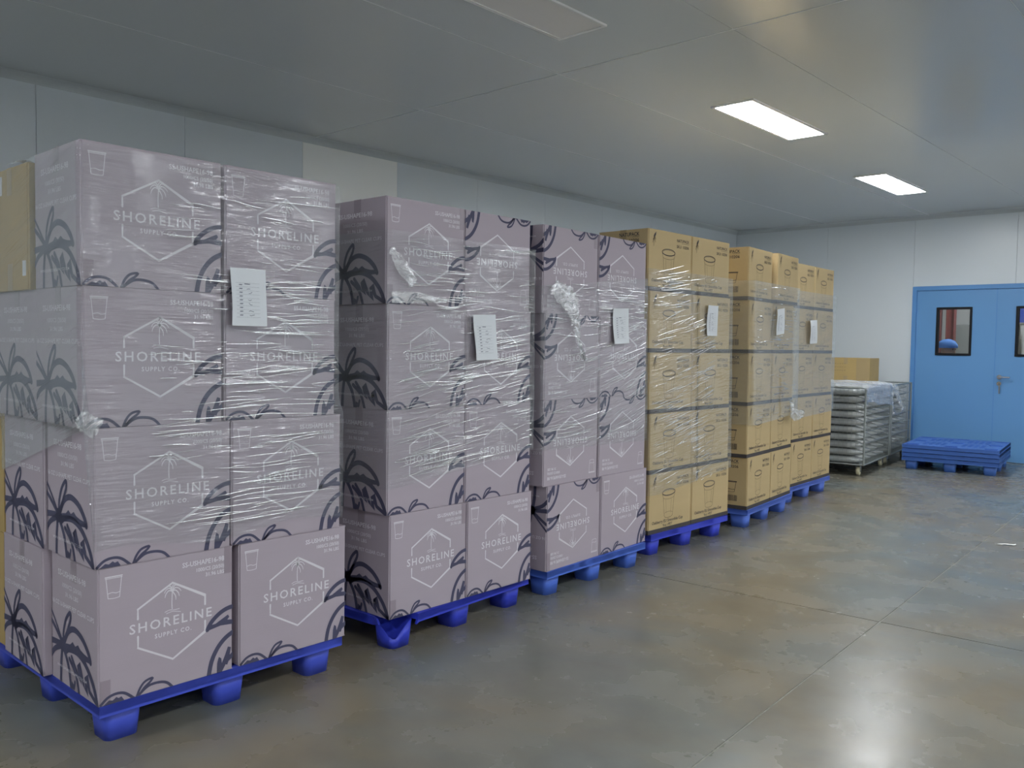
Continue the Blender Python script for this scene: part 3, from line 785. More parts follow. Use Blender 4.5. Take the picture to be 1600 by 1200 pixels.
# ------------------------------------------------------------------ kraft cartons with cup drawings
KW, KD, KH = 0.515, 0.40, 0.398
def kraft_prints():
    W, D, H = KW, KD, KH
    U = lambda u: u*W; V = lambda v: H*(1-v); UD = lambda u: u*D
    S_ = Sheet()
    d = S_['brand_lettering']
    d.text('NATUPACK', U(.93), V(.145), .020, 'RIGHT', bold=0.016, width=U(.29))
    d.stroke([(U(.76), V(.165)), (U(.93), V(.165))], .0016, False)
    S_['number_lettering'].text('SKU: 10206', U(.93), V(.245), .020, 'RIGHT', bold=0.012, width=U(.29))
    S_['product_lettering'].text('Oakberry EU Smoothie Cup', U(.08), V(.845), .021, width=U(.72), bold=0.014)
    S_['size_lettering'].text('9oz rPET', U(.44), V(.915), .019, 'CENTER', bold=0.014, width=U(.22))
    d = S_['bird_emblem']           # a perched bird over a plant
    d.poly([(U(.105), V(.125)), (U(.125), V(.075)), (U(.165), V(.035)), (U(.16), V(.08)), (U(.14), V(.125))])
    for (a, b_) in (((.13, .12), (.09, .17)), ((.13, .12), (.16, .16)), ((.125, .13), (.085, .22)), ((.125, .13), (.155, .21)), ((.12, .12), (.115, .27))):
        S_['plant_emblem'].stroke([(U(a[0]), V(a[1])), (U(b_[0]), V(b_[1]))], .007, False, w2=.003)
    cx, w_ = .455, .30              # cup: double rim ellipse, tapered body, foot
    d, lt_ = S_['cup_rim_drawing'], S_['cup_drawing']
    def ell(c, vy, rx, ry, a0=0, a1=360, sw=.003, pr=d):
        pr.stroke([(U(c)+rx*math.cos(math.radians(a)), V(vy)+ry*math.sin(math.radians(a))) for a in range(a0, a1+1, 15)], sw, False)
    ell(cx, .345, U(w_/2), .022, sw=.0042); ell(cx, .348, U(w_/2-.012), .017, sw=.002)
    ell(cx, .42, U(w_/2-.02), .016, 180, 360, .0022, lt_)
    for s in (-1, 1):
        lt_.stroke([(U(cx+s*w_/2), V(.345)), (U(cx+s*(w_/2-.025)), V(.44)), (U(cx+s*(w_/2-.055)), V(.74))], .0028, False)
        lt_.stroke([(U(cx+s*(w_/2-.085)), V(.47)), (U(cx+s*(w_/2-.10)), V(.70))], .0018, False)
    ell(cx, .74, U(w_/2-.055), .014, 180, 360, .0028, lt_); ell(cx, .70, U(w_/2-.06), .010, 0, 180, .0018, lt_)
    mt = {None: m_ink, 'cup_drawing': m_inkl, 'plant_emblem': m_inkl}
    out = {'front': S_.meshes(front_fn(W, D, H), W, H, mt)}
    S_ = Sheet()
    d = S_['end_brand_lettering']
    d.text('NATUPACK', UD(.82), V(.105), .024, 'RIGHT', bold=0.02, width=UD(.40))
    d.stroke([(UD(.68), V(.12)), (UD(.82), V(.12))], .0018, False)
    S_['end_number_lettering'].text('SKU: 10206', UD(.82), V(.205), .022, 'RIGHT', bold=0.014, width=UD(.40))
    S_['end_size_lettering'].text('9oz rPET', UD(.46), V(.40), .014, 'RIGHT', bold=0.014, width=UD(.22))
    cup_outline(S_['end_cup_drawing'], UD(.66), V(.47), UD(.26), H*.20, .003)
    x = UD(.50); rr = random.Random(4); d = S_['barcode']
    while x < UD(.80):
        ww = rr.choice((.0022, .0036, .0052)); d.poly([(x, V(.85)), (x+ww, V(.85)), (x+ww, V(.735)), (x, V(.735))]); x += ww+rr.choice((.0022, .0034))
    out['end'] = S_.meshes(side_fn(W, D, H, -1), D, H, mt)
    bn = MB(); e = 0.0006; z1 = H*.072          # dark printed band around the foot
    bn.loft([[(D/2+e, -W/2-e, z), (D/2+e, W/2+e, z), (-D/2-e, W/2+e, z), (-D/2-e, -W/2-e, z)] for z in (.001, z1)], False, False)
    out['front'].append(('dark_band', bn.mesh('dark_band', m_ink)))
    return out
ME_KB = carton_body(KW, KD, KH, m_kraft); ME_KT = tape_mesh(KW, KD, KH, m_ktape, drop=0.06)
KP = kraft_prints()
def kraft_box(px, py, pyaw, dx, dy, z, label, group, rz=0.0, wscale=1.0, ends=True):
    """box placed in its pallet's frame: dx inset of the front face, dy near edge"""
    lx, ly = -dx-KD/2, dy+KW*wscale/2
    c, s = math.cos(pyaw), math.sin(pyaw)
    t = thing('carton', label, 'box', (px+c*lx-s*ly, py+s*lx+c*ly, z), pyaw+rz, group)
    t.scale = (1, wscale, 1)
    ob('carton_body', ME_KB, t)
    stick(t, KP['front'])
    if ends: stick(t, KP['end'])
    for m in ME_KT: ob('packing_tape', m, t)
    return t

# ------------------------------------------------------------------ stretch film
def film_tube(parent, name, m, x0, x1, y0, y1, zlo, zhi, rz=0.0, org=(0, 0), amp=0.004, seed=0, sides='FL', offs=None):
    """film skin round a load: x0 back, x1 front, y0 near side, y1 far side in a frame (org, rz);
    zlo/zhi: functions of the position s (0..1 along far side -> front -> near side -> back)"""
    r = 0.012; path = []
    # closed loop, starting at the back of the near side, going to the front, then the far side and back
    def arc(cx, cy, a0):
        for k in range(5):
            t = math.radians(a0+90*k/4); path.append((cx+r*math.cos(t), cy+r*math.sin(t)))
    def seg(a, b, n):
        for k in range(1, n): path.append((a[0]+(b[0]-a[0])*k/n, a[1]+(b[1]-a[1])*k/n))
    nx = max(4, int((x1-x0)/.045)); ny = max(4, int((y1-y0)/.045))
    arc(x0+r, y0+r, 180); seg((x0+r, y0), (x1-r, y0), nx)
    arc(x1-r, y0+r, 270); seg((x1, y0+r), (x1, y1-r), ny)
    arc(x1-r, y1-r, 0); seg((x1-r, y1), (x0+r, y1), nx)
    arc(x0+r, y1-r, 90); seg((x0, y1-r), (x0, y0+r), ny)
    path.append(path[0])
    L = [0.0]
    for i in range(1, len(path)): L.append(L[-1]+math.hypot(path[i][0]-path[i-1][0], path[i][1]-path[i-1][1]))
    nz_ = 34; vs = []; uv = []; fs = []; n = len(path)
    cxm, cym = (x0+x1)/2, (y0+y1)/2
    c, s_ = math.cos(rz), math.sin(rz)
    for j in range(nz_+1):
        for i, (x, y) in enumerate(path):
            a, b_ = zlo(x, y), zhi(x, y); z = a+(b_-a)*j/nz_
            ox = offs(z, x, y) if offs else (0, 0)
            # outward push by stretched noise
            dx = 1 if abs(x-x1) < r*1.01 else (-1 if abs(x-x0) < r*1.01 else 0); dy = 1 if abs(y-y1) < r*1.01 else (-1 if abs(y-y0) < r*1.01 else 0)
            l = max(1, math.hypot(dx, dy)); ii = i % (n-1)
            d = amp*(0.6+0.8*noise.noise(Vector((path[ii][0]*3+seed, path[ii][1]*3, z*14))))
            xx, yy = x+dx/l*d+ox[0], y+dy/l*d+ox[1]
            vs.append((org[0]+c*xx-s_*yy, org[1]+s_*xx+c*yy, z)); uv.append((L[i]+seed*1.7, z))
    mt = []
    for j in range(nz_):
        for i in range(n-1):
            fs.append((j*n+i, j*n+i+1, (j+1)*n+i+1, (j+1)*n+i))
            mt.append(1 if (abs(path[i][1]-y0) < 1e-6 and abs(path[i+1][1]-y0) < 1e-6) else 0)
    me = bpy.data.meshes.new(name); me.from_pydata(vs, [], fs); me.update()
    me.materials.append(m if not isinstance(m, tuple) else m[0])
    if isinstance(m, tuple): me.materials.append(m[1])
    ul = me.uv_layers.new(name='UVMap')
    for p in me.polygons:
        p.use_smooth = True
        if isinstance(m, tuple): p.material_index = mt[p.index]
        for li, vi in zip(p.loop_indices, p.vertices): ul.data[li].uv = uv[vi]
    return ob(name, me, parent)
def pleats(parent, org, rz, x, y0, y1, zf, n, slant, seed, ln=(.05, .26), near=None):
    """fine raised pleats of the wrap on the aisle side; zf(t) -> (z0, z1) over the width t = 0..1"""
    R_ = random.Random(seed); b = MB(); c, s_ = math.cos(rz), math.sin(rz); made = 0; tries = 0
    while made < n and tries < n*14:
        tries += 1
        t = R_.random(); y = y0+(y1-y0)*t; za, zb = zf(t); z = za+(zb-za)*R_.random()
        if noise.noise(Vector((y*3.1+seed*7, z*4.3, seed))) < R_.uniform(-.35, .45): continue
        L = R_.uniform(*ln)*(.5+R_.random()); sl = (slant(t, z) if callable(slant) else slant)+R_.gauss(0, .055)
        if y+L > y1-.004: L = y1-.004-y
        if L < .02: continue
        w = R_.uniform(.0011, .0030); h = w*R_.uniform(.4, .8); k = 6; rings = []; bend = R_.gauss(0, .0028)
        for i in range(k+1):
            q = i/k; f = max(.06, math.sin(math.pi*q))**.6
            yy = y+L*q; zz = z+L*q*math.sin(sl)+bend*math.sin(math.pi*q)
            ring = []
            for a in (0, 45, 90, 135, 180):
                dz = -w*f*math.cos(math.radians(a)); dx = h*f*math.sin(math.radians(a)); xx = x+dx
                ring.append((org[0]+c*xx-s_*yy, org[1]+s_*xx+c*yy, zz+dz))
            rings.append(ring)
        vs = [p for r in rings for p in r]; fs = []
        for i in range(k):
            for j in range(4): fs.append((i*5+j, (i+1)*5+j, (i+1)*5+j+1, i*5+j+1))
        b.add(vs, fs); made += 1
    o = b.build('film_pleats', m_pleat, parent, smooth=True); o['kind'] = 'stuff'; o['label'] = 'bright fine wrinkles of the film'
    return o
def ribbon(name, pts, w, m, parent, seed=0, across=(0, 1, 0), fold=0.012, nseg=9, n=30):
    """crumpled strip of film along a polyline"""
    P = [Vector(p) for p in pts]; vs = []; uv = []; fs = []
    for i in range(n+1):
        t = i/n*(len(P)-1); k = min(int(t), len(P)-2); p = P[k].lerp(P[k+1], t-k)
        ww = w[0]+(w[-1]-w[0])*i/n if len(w) < 3 else (w[k]+(w[k+1]-w[k])*(t-k))
        for j in range(nseg+1):
            a = (j/nseg-.5)
            q = p+Vector(across)*a*ww
            q += Vector((1, .2, .3))*fold*(noise.noise(Vector((j*1.3+seed, i*.55, 0)))+.55)
            q += Vector((0, .4, .6))*fold*noise.noise(Vector((j*.9, i*.7+seed, 5)))
            vs.append(tuple(q)); uv.append((j*.03, i*.03))
    for i in range(n):
        for j in range(nseg):
            a = i*(nseg+1)+j; fs.append((a, a+1, a+nseg+2, a+nseg+1))
    me = bpy.data.meshes.new(name); me.from_pydata(vs, [], fs); me.update(); me.materials.append(m)
    ul = me.uv_layers.new(name='UVMap')
    for p in me.polygons:
        p.use_smooth = True
        for li, vi in zip(p.loop_indices, p.vertices): ul.data[li].uv = uv[vi]
    return ob(name, me, parent)

def paper(x, y0, y1, z0, z1, label, rz=0.0, tilt=0.0, rows=True, seed=0):
    t = thing('paper_sheet', label, 'paper', (x, (y0+y1)/2, z0), rz, 'white record sheets on the stacks')
    t.rotation_euler = (tilt, 0, rz)
    W, H = (y1-y0), (z1-z0); n, k = 6, 10; vs = []; fs = []
    for j in range(k+1):
        for i in range(n+1):
            a, b_ = i/n-.5, j/k
            off = .006*math.sin(b_*3.0+seed)+.004*a*math.cos(b_*5+seed)+.004*(1-b_)
            vs.append((off, a*W, b_*H))
    for j in range(k):
        for i in range(n):
            a = j*(n+1)+i; fs.append((a, a+1, a+n+2, a+n+1))
    m = len(vs)
    vs += [(v[0]-.0006, v[1], v[2]) for v in vs]; fs += [tuple(i+m for i in f[::-1]) for f in fs]
    MB().add(vs, fs).build('sheet', m_paper, t, smooth=True)
    p = Print(); r_ = random.Random(seed)
    def X(u, v):
        a, b_ = u/W-.5, v/H
        off = .006*math.sin(b_*3.0+seed)+.004*a*math.cos(b_*5+seed)+.004*(1-b_)
        return (off+.0008, u-W/2, v)
    for i in range(10):
        v = H*(.73-.066*i)
        if i < 9:
            x = W*.22
            for q in range(3): p.stroke([(x+q*W*.03, v-H*.02), (x+q*W*.03+W*.018, v-H*.012)], .0028, False)
        if i in (1, 2, 4, 5, 7, 8):
            x = W*(.42+.1*r_.random())
            L = [(x+W*.045*q, v-H*.018+H*.016*(r_.random()-.5)*2) for q in range(r_.choice((3, 4, 5)))]
            p.stroke(L, .0018, False)
    for i in range(10):
        v = H*(.745-.066*i); p.stroke([(W*.12, v), (W*.80, v)], .0005, False)
    p.stroke([(W*.38, H*.73), (W*.52, H*.728)], .003, False)
    mb = MB(); p.into(mb, X, 0, W, 0, H)
    mb.build('table_marks', m_pink, t)
    return t

# ------------------------------------------------------------------ the loads
ROWZ = [PH+0.002+BH*k+0.0012*k for k in range(4)]       # bottom .. top
RN = ['bottom', 'third', 'second', 'top']
def lilac_stack(n_word, xf, yaw, lefts, rights, flips, group):
    """lefts / rights: near edges per row bottom..top of the two front columns"""
    for k in range(4):
        for c, ye in ((0, lefts[k]), (1, rights[k])):
            lilac_box(xf[k]-yaw*(ye-lefts[k]), ye, ROWZ[k], '%s lilac carton in the %s layer of the %s lilac stack%s' % ('left' if c == 0 else 'right', RN[k], n_word, ', printed upside down' if (k, c) in flips else ''),
                      group, rz=yaw+random.uniform(-.006, .006), flip=(k, c) in flips, wscale=WS, corner=(c == 0 and k in (0, 3)), ends=(c == 0))
# nearest stack
pallet((-2.925, 1.172, 0), 0.012, 0, 'blue plastic pallet under the nearest lilac stack', 'blue pallets under the stacks')
WS = 1.0
G1 = 'cartons of the nearest lilac stack'
lilac_stack('nearest', [-2.925, -2.92, -2.925, -2.922], 0.004, [1.168, 1.155, 1.125, 1.122], [1.688, 1.655, 1.628, 1.628], set(), G1)
for k, yy in ((0, 1.138), (1, 1.145), (2, 1.13)):
    lilac_box(-3.338, yy, ROWZ[k], 'lilac carton behind the left front one, %s layer of the nearest lilac stack' % RN[k], G1, rz=0.004, front=False)
# plain brown cartons at the back of the nearest stack
def plain_box(x_front, y0, z, W, D, H, label, group=None, rz=0.0, stickers=True):
    t = thing('brown_carton', label, 'box', (x_front-D/2, y0+W/2, z), rz, group)
    ob('carton_body', carton_body(W, D, H, m_kraft2), t)
    for m in tape_mesh(W, D, H, m_ktape, drop=0.10): ob('packing_tape', m, t)
    if stickers:
        MB().box(D/2-.055, D/2-.022, -W/2-.0012, -W/2, .05, .105).build('sticker', m_paper, t)
    return t
bx = plain_box(-3.375, 1.115, ROWZ[3], 0.46, 0.372, 0.452, 'plain brown carton on the top layer at the left edge', 'plain brown cartons in the nearest stack')
MB().box(-.18, -.08, -.2312, -.23, .36, .43).build('sticker', m_paper, bx)
ribbon('tape_end', [(.16, -.20, .452), (.12, -.235, .463), (.10, -.262, .447)], (.06, .05), m_sheet, bx, 3, (.9, .2, 0), .008, 5, 10)
plain_box(-3.775, 1.15, ROWZ[0], 0.46, 0.40, 0.455, 'plain brown carton on the pallet at the left edge, bottom layer', 'plain brown cartons in the nearest stack', stickers=False)
plain_box(-3.765, 1.15, ROWZ[0]+0.457, 0.46, 0.40, 0.455, 'plain brown carton at the left edge, third layer', 'plain brown cartons in the nearest stack', stickers=False)

# second stack
pallet((-2.925, 2.437, 0), 0.075, 1, 'blue plastic pallet with a torn corner leg under the second lilac stack', 'blue pallets under the stacks', broken=True)
WS = 0.975
lilac_stack('second', [-2.955, -2.96, -2.96, -2.965], 0.012, [2.438, 2.424, 2.421, 2.412], [2.925, 2.912, 2.903, 2.895], {(3, 1)}, 'cartons of the second lilac stack')
# third stack
pallet((-2.985, 3.57, 0), 0.03, 2, 'blue plastic pallet under the third lilac stack', 'blue pallets under the stacks')
WS = 1.045
lilac_stack('third', [-3.0, -3.005, -3.0, -3.0], 0.045, [3.553, 3.522, 3.51, 3.488], [4.075, 4.053, 4.038, 4.015], {(3, 0), (3, 1), (2, 0), (1, 0), (1, 1), (0, 0)}, 'cartons of the third lilac stack')

# brown stacks
KZ = [PH+0.002+0.3992*k for k in range(5)]
KN = ['bottom', 'fourth', 'third', 'second', 'top']
def kraft_stack(word, px, py, yaw, mi, ins, left, right, ws, tweak=None, extra=None):
    pallet((px, py, 0), yaw, mi, 'blue plastic pallet under the %s brown stack' % word, 'blue pallets under the stacks')
    for k in range(5):
        for c in (0, 1):
            dx, rz = ins[k]+random.uniform(-.004, .004), random.uniform(-.008, .008)
            if tweak and (k, c) in tweak: dx, rz = tweak[(k, c)]
            kraft_box(px, py, yaw, dx, (left, right)[c][k], KZ[k], '%s brown printed carton in the %s layer of the %s brown stack' % ('left' if c == 0 else 'right', KN[k], word),
                      'cartons of the %s brown stack' % word, rz, ws, ends=(c == 0 or (word == 'second' and k == 4)))
kraft_stack('first', -3.10, 4.763, -0.012, 3, [.012]*5, [-.02, -.03, -.045, -.06, -.085], [.505, .49, .478, .462, .44], 1.0)
kraft_stack('second', -3.072, 6.045, 0.105, 4, [.01]*5, [-.005, -.02, -.04, -.06, -.075], [.50, .49, .475, .46, .455], 0.96, {(4, 1): (-.02, 0.0)})
kraft_stack('third', -3.315, 7.316, 0.05, 5, [.005]*5, [.01, .0, -.02, -.04, -.05], [.51, .50, .48, .465, .452], 0.96)

# films
def film(word, kind, m, **kw):
    t = thing('stretch_film', 'clear stretch film wrapped around the %s %s stack' % (word, kind), 'plastic film', (0, 0, 0), 0, 'stretch film on the stacks')
    film_tube(t, 'film_skin', m, **kw)
    return t
E_ = 0.010
t1 = film('nearest', 'lilac', (m_film[0], m_filmside), x0=-3.758, x1=-2.918+E_, y0=1.118-E_, y1=2.144+E_,
     zlo=lambda x, y: (0.86+0.22*min(1, max(0, (x+3.75)/.8)) if y < 1.12 else 0.665-.02*math.sin(y*9)), zhi=lambda x, y: 2.012 if y > 1.12 or x > -3.36 else 2.0, seed=1,
     offs=lambda z, x, y: (0, 0.03*max(0, min(1, (1.12-z)/.06)) if y < 1.6 else -0.024*max(0, min(1, (z-1.092)/.06))))
ribbon('film_fold', [(-2.905, 1.10, 1.13), (-2.90, 1.12, 1.105), (-2.895, 1.16, 1.085)], (.05, .07), m_crump, t1, 2, (0, .5, .9), .014, 7, 14)
t2 = film('second', 'lilac', (m_film[1], m_film[1]), x0=-3.42, x1=-2.953+E_, y0=2.412-E_, y1=3.385+E_, zlo=lambda x, y: 0.735+.11*max(0, (y-2.43)), zhi=lambda x, y: 1.875, seed=2,
     offs=lambda z, x, y: (0.0, 0.012*max(0, min(1, (1.0-z)/.3)) if y < 2.9 else -0.006*max(0, min(1, (z-1.05)/.5))))
ribbon('film_fold', [(-2.94, 2.415, 1.79), (-2.935, 2.47, 1.72), (-2.935, 2.545, 1.645)], (.03, .07, .05), m_crump, t2, 4, (0, .75, .65), .012, 7, 16)
ribbon('film_fold', [(-2.935, 2.42, 1.58), (-2.93, 2.55, 1.585), (-2.935, 2.75, 1.575)], (.05, .05, .012), m_crump, t2, 9, (0, 0, 1), .010, 6, 18)
t3 = film('third', 'lilac', (m_film[2], m_film[2]), x0=-.45, x1=.003+E_, y0=-.024-E_, y1=1.078, zlo=lambda x, y: 0.815-.02*y, zhi=lambda x, y: 1.70+.10*max(0, y), rz=0.045, org=(-2.997, 3.512), seed=3,
     offs=lambda z, x, y: (0, (0.02*(1.8-z) if y < .5 else -.03*max(0, z-.9))))
ribbon('film_tail', [(-2.975, 3.55, 1.70), (-2.972, 3.64, 1.655), (-2.97, 3.72, 1.60), (-2.97, 3.75, 1.50), (-2.975, 3.78, 1.40), (-2.975, 3.84, 1.30)], (.10, .14, .12, .06, .03, .012), m_crump, t3, 5, (0, .8, .6), .022, 9, 44)
t4 = film('first', 'brown', (m_film[3], m_film[3]), x0=-.46, x1=-.004+E_, y0=-.085-E_, y1=1.02+E_, zlo=lambda x, y: 0.41+.09*max(0, y), zhi=lambda x, y: 1.885, rz=-0.012, org=(-3.10, 4.763), seed=4,
     offs=lambda z, x, y: (0, .045*(1.9-z) if y < .5 else -.035-.03*(z-.5)+.03))
t5 = film('second', 'brown', (m_film[4], m_film[4]), x0=-.47, x1=.026+E_, y0=-.075-E_, y1=.985+E_, zlo=lambda x, y: 0.80+.04*max(0, y), zhi=lambda x, y: 1.89, rz=0.105, org=(-3.072, 6.045), seed=5,
     offs=lambda z, x, y: (0, .045*(1.9-z) if y < .5 else -.03*(z-.8)))
ribbon('film_tail', [(-3.135, 6.84, .97), (-3.12, 6.85, .90), (-3.10, 6.86, .84)], (.02, .05, .09), m_crump, t5, 6, (.1, .95, .1), .02, 7, 14)
kb = bmesh.new(); bmesh.ops.create_icosphere(kb, subdivisions=3, radius=.055)
for v in kb.verts: v.co *= 1+.5*noise.noise(v.co*38)
km = bpy.data.meshes.new('film_knot'); kb.to_mesh(km); kb.free(); km.materials.append(m_crump); km.uv_layers.new(name='UVMap')
o = ob('film_knot', km, t5, (-3.085, 6.90, .835)); o.scale = (.8, 1.3, .8)
film('third', 'brown', (m_film[5], m_film[5]), x0=-.46, x1=.004+E_, y0=-.045-E_, y1=.985+E_, zlo=lambda x, y: 0.76+.03*max(0, y), zhi=lambda x, y: 1.90, rz=0.05, org=(-3.315, 7.316), seed=6)

pleats(t1, (0, 0), 0, -2.918+E_+.0052, 1.33, 2.125, lambda t: (.70, 1.98-.13*(1-t)), 250, lambda t, z: -.03 if z > 1.6 else .02, 11)
pleats(t2, (0, 0), 0, -2.953+E_+.0052, 2.44, 3.375, lambda t: (.76+.1*t, 1.86), 330, lambda t, z: .0 if z > 1.55 else .13, 12)
pleats(t3, (-2.997, 3.512), .045, .003+E_+.0052, -.01, 1.04, lambda t: (.83, 1.70+.1*t), 290, lambda t, z: .0 if z > 1.5 else .36*t+.05, 13)
pleats(t4, (-3.10, 4.763), -.012, -.004+E_+.0052, -.06, .75, lambda t: (.45, 1.86), 330, lambda t, z: .22-.1*(z > 1.6), 14)
pleats(t5, (-3.072, 6.045), .105, .026+E_+.0052, -.05, .9, lambda t: (.84, 1.87), 130, .0, 15, (.05, .16))
# record sheets
paper(-2.892, 1.635, 1.778, 1.437, 1.649, 'white record sheet with handwriting on the nearest lilac stack', seed=1)
paper(-2.924, 2.932, 3.083, 1.307, 1.526, 'white record sheet on the second lilac stack', tilt=0.04, seed=2)
paper(-2.998, 4.158, 4.323, 1.399, 1.609, 'white record sheet on the third lilac stack', tilt=0.04, rz=.04, seed=3)
paper(-3.074, 5.375, 5.519, 1.466, 1.679, 'white crumpled record sheet on the first brown stack', seed=4)
paper(-3.075, 6.441, 6.613, 1.496, 1.701, 'white record sheet hanging on the second brown stack', tilt=0.10, rz=.10, seed=5)
paper(-3.30, 7.594, 7.763, 1.434, 1.647, 'white record sheet on the third brown stack', tilt=0.05, rz=.05, seed=6)

# ------------------------------------------------------------------ nested empty pallets by the door
SW = ['lowest', 'second lowest', 'second highest', 'topmost']
for k in range(4):
    a = 0.122+random.uniform(-.001, .001)
    t = pallet((-2.42, 10.64, 0.0485*k), a, 6, '%s of the four empty blue pallets by the doors' % SW[k], 'nested empty pallets')
    # turn so that the 1.0 m side faces the viewer: local frame swapped
    t.rotation_euler.z = a-math.pi/2
    t.location = (-2.42-math.cos(a), 10.64-math.sin(a), 0.0485*k)

# ------------------------------------------------------------------ wire cage trolleys with bagged sleeves
def trolley(loc, rz, W, L, label):
    """local frame: x from -W (far side) to 0 (aisle side), y from 0 (near) to L"""
    t = thing('cage_trolley', label, 'trolley', loc, rz, 'wire cage trolleys')
    z0, z1 = 0.125, 0.965; r = .011
    f = MB()
    for x in (-W, 0):
        for y in (0, L): f.tube((x, y, z0), (x, y, z1), r, 8)
    for z in (z0, z1):
        f.tube((-W, 0, z), (0, 0, z), r*.8, 6).tube((-W, L, z), (0, L, z), r*.8, 6).tube((-W, 0, z), (-W, L, z), r*.8, 6).tube((0, 0, z), (0, L, z), r*.8, 6)
    f.build('frame', m_zinc, t)
    def panel(a, b_, n, hz=7):
        p = MB(); a, b_ = Vector(a), Vector(b_)
        for k in range(1, n): q = a.lerp(b_, k/n); p.tube((q.x, q.y, z0), (q.x, q.y, z1), .0022, 4)
        for k in range(1, hz): z = z0+(z1-z0)*k/hz; p.tube((a.x, a.y, z), (b_.x, b_.y, z), .0036, 4)
        o = p.build('wire_panel', m_zinc, t); o['kind'] = 'stuff'
    panel((-W, 0, 0), (0, 0, 0), int(W/.045)); panel((0, 0, 0), (0, L, 0), int(L/.04)); panel((-W, L, 0), (0, L, 0), int(W/.045)); panel((-W, 0, 0), (-W, L, 0), int(L/.05))
    p = MB().box(-W, 0, 0, L, z0-.006, z0+.002)
    p.build('base_tray', m_zinc, t)
    for x in (-W+.07, -.07):
        for y in (.08, L-.08):
            fk = MB().box(x-.028, x+.028, y-.03, y+.03, z0-.014, z0-.006).box(x-.026, x-.021, y-.016, y+.016, .045, z0-.012).box(x+.021, x+.026, y-.016, y+.016, .045, z0-.012)
            c = fk.build('caster_fork', m_steel, t)
            wv = MB().tube((x-.017, y, .05), (x+.017, y, .05), .05, 20)
            wh = wv.build('wheel', m_caster, c, bevel=.006)
            MB().tube((x-.028, y, .05), (x+.028, y, .05), .012, 10).build('axle', m_steel, c)
    return t
CT = dict(W=0.95, L1=1.17, L2=1.08)
CY = 0.115
c1 = trolley((-3.478, 9.50, 0), CY, CT['W'], CT['L1'], 'wire cage trolley full of bagged sleeves, nearer one by the brown stacks')
c2 = trolley((-3.478-math.sin(CY)*1.25, 9.50+math.cos(CY)*1.25, 0), CY, CT['W'], CT['L2'], 'wire cage trolley behind the full one, next to the blue doors')
# bagged sleeves, laid across, layer on layer: a lumpy pillow each
def sleeve_mesh(W, D, H, seed):
    rings = []; n = 16; k = 22
    for i in range(k+1):
        x = -W/2+W*i/k; e = min(1, (1-abs(2*i/k-1)**6)+.18)
        ring = []
        for j in range(n):
            a = 2*math.pi*j/n; ca, sa = math.cos(a), math.sin(a)
            sx = math.copysign(abs(ca)**.7, ca); sz = math.copysign(abs(sa)**.7, sa)
            w_ = 1+.07*noise.noise(Vector((x*9+seed, ca*2, sa*2)))
            ring.append((x, sx*D/2*e*w_, H/2+sz*H/2*e*(1+.04*noise.noise(Vector((x*11, ca+seed, sa))))*.98))
        rings.append(ring)
    return MB().loft(rings).mesh('bagged_sleeve', m_bag, smooth=True)
SL = [sleeve_mesh(.88, .212, .083, s) for s in (1, 5, 9)]
LAYN = ['bottom', 'second', 'third', 'fourth', 'fifth', 'sixth', 'seventh', 'eighth', 'ninth', 'top']
def fill(cloc, rz, W, L, word, nrow):
    c, s = math.cos(rz), math.sin(rz)
    for k in range(10):
        for j in range(nrow):
            lx, ly = -W/2, .118+j*(L-.236)/(nrow-1)
            lab = 'clear bagged sleeve in the %s layer of the %s trolley, %s' % (LAYN[k], word, 'at its near end' if j == 0 else 'behind the first sleeve' if j == 1 else 'at its far end' if j == nrow-1 else 'in the middle')
            o = ob('bagged_sleeve', SL[(k+j) % 3], None, (cloc[0]+c*lx-s*ly, cloc[1]+s*lx+c*ly, .128+k*.0832), (0, 0, rz+random.uniform(-.008, .008)))
            tag(o, lab, 'bagged sleeve', 'bagged sleeves in the %s trolley' % word)
fill((-3.478, 9.50), CY, CT['W'], CT['L1'], 'nearer', 4)
fill((-3.478-math.sin(CY)*1.25, 9.50+math.cos(CY)*1.25), CY, CT['W'], CT['L2'], 'farther', 4)
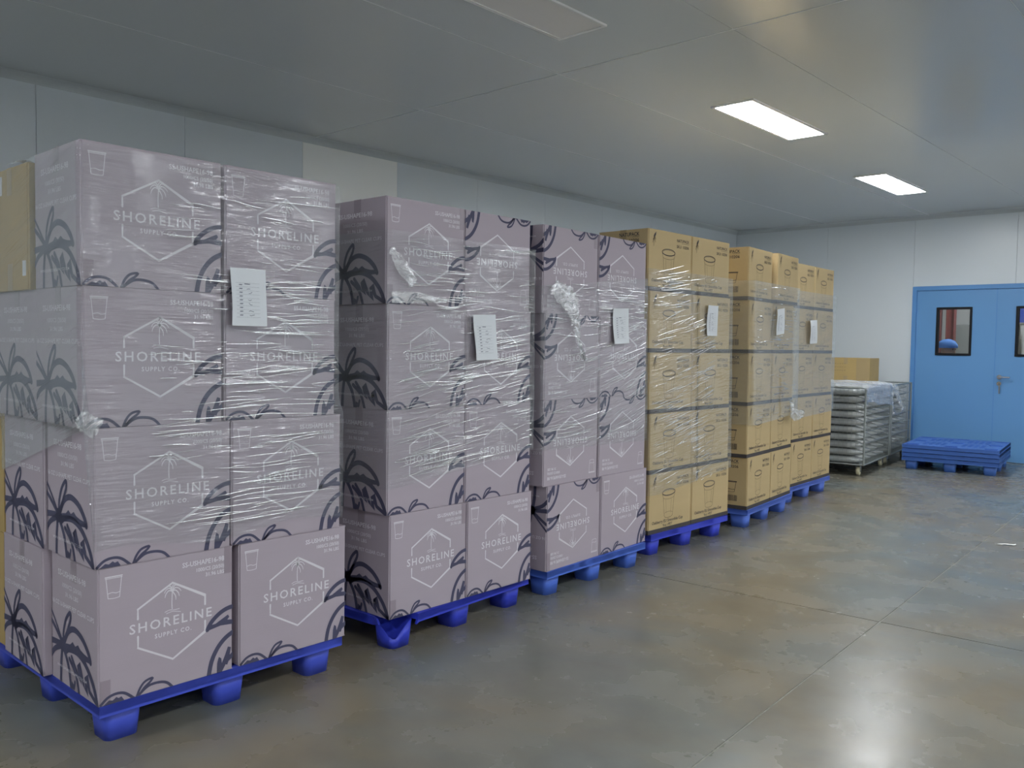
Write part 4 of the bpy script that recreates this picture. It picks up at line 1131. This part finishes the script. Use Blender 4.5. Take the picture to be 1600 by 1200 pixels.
# loose plastic sheet over the nearer trolley
def loose_sheet():
    t = thing('plastic_sheet', 'loose clear plastic sheet draped over the nearer trolley', 'plastic sheet', (-3.478, 9.50, 0), CY)
    nx, ny = 26, 30; vs = []; uv = []; fs = []
    W, L = CT['W'], CT['L1']
    for j in range(ny+1):
        for i in range(nx+1):
            u = -W-.02+(W+.02+.30)*i/nx; v = -.03+(L+.05)*j/ny
            x = u; z = 1.0
            edge = .02+.05*noise.noise(Vector((v*3, 2, 1)))
            if u > .0: x = .02+.012*noise.noise(Vector((v*9, u*9, 3))); z = .99-u*(.55+.35*(v/L))
            z += .018*noise.noise(Vector((u*5, v*5, 1)))+.008*noise.noise(Vector((u*17, v*17, 7)))
            if v < .02: z -= .03
            if u < 0: z += .02*(1-(2*v/L-1)**2)
            if z < .985 and u < 0: z = .985+.004*noise.noise(Vector((u*20, v*20, 2)))
            vs.append((x, v, z)); uv.append((u, v))
    for j in range(ny):
        for i in range(nx):
            a = j*(nx+1)+i; fs.append((a, a+1, a+nx+2, a+nx+1))
    me = bpy.data.meshes.new('sheet'); me.from_pydata(vs, [], fs); me.update(); me.materials.append(m_sheet)
    ul = me.uv_layers.new(name='UVMap')
    for p in me.polygons:
        p.use_smooth = True
        for li, vi in zip(p.loop_indices, p.vertices): ul.data[li].uv = uv[vi]
    ob('sheet', me, t)
    ribbon('sheet_tail', [(.03, 1.16, .97), (.06, 1.20, .86), (.09, 1.22, .76), (.12, 1.25, .68), (.10, 1.28, .64)], (.12, .10, .07, .05, .03), m_crump, t, 8, (.3, .9, .2), .02, 7, 26)
    ribbon('sheet_tail', [(.03, 1.10, .92), (.04, 1.06, .80), (.05, 1.10, .68), (.06, 1.16, .62)], (.03, .03, .025, .02), m_crump, t, 11, (.3, .9, .2), .012, 5, 22)
loose_sheet()
# brown carton on the farther trolley
t = thing('brown_carton', 'flat brown carton lying on the farther trolley', 'box', (-4.39, 11.42, .963), CY*.6)
ob('carton_body', carton_body(.42, .60, .315, m_kraft2), t)
for m in tape_mesh(.42, .60, .315, m_ktape, drop=.08): ob('packing_tape', m, t)
MB().box(.135, .299, -.2107, -.21, .003, .311).build('side_tape', m_ktape, t)
p = Print()
for k in range(3): p.text('- - - - - -', .13, .235-.045*k, .016, width=.17, bold=.03)
mb = MB(); p.into(mb, side_fn(.42, .60, .315, -1), 0, .6, 0, .315); mb.build('printed_lines', m_ink, t)

# scrap on the floor by the joint
t = thing('film_scrap', 'small white scrap lying on the floor by the joint', 'litter', (-1.50, 6.93, 0), 0.6)
ribbon('scrap', [(-.07, 0, .004), (-.02, .01, .006), (.03, -.01, .006), (.06, .02, .004)], (.02, .03, .035, .02), m_scuff, t, 3, (0, 1, 0), .006, 4, 12)
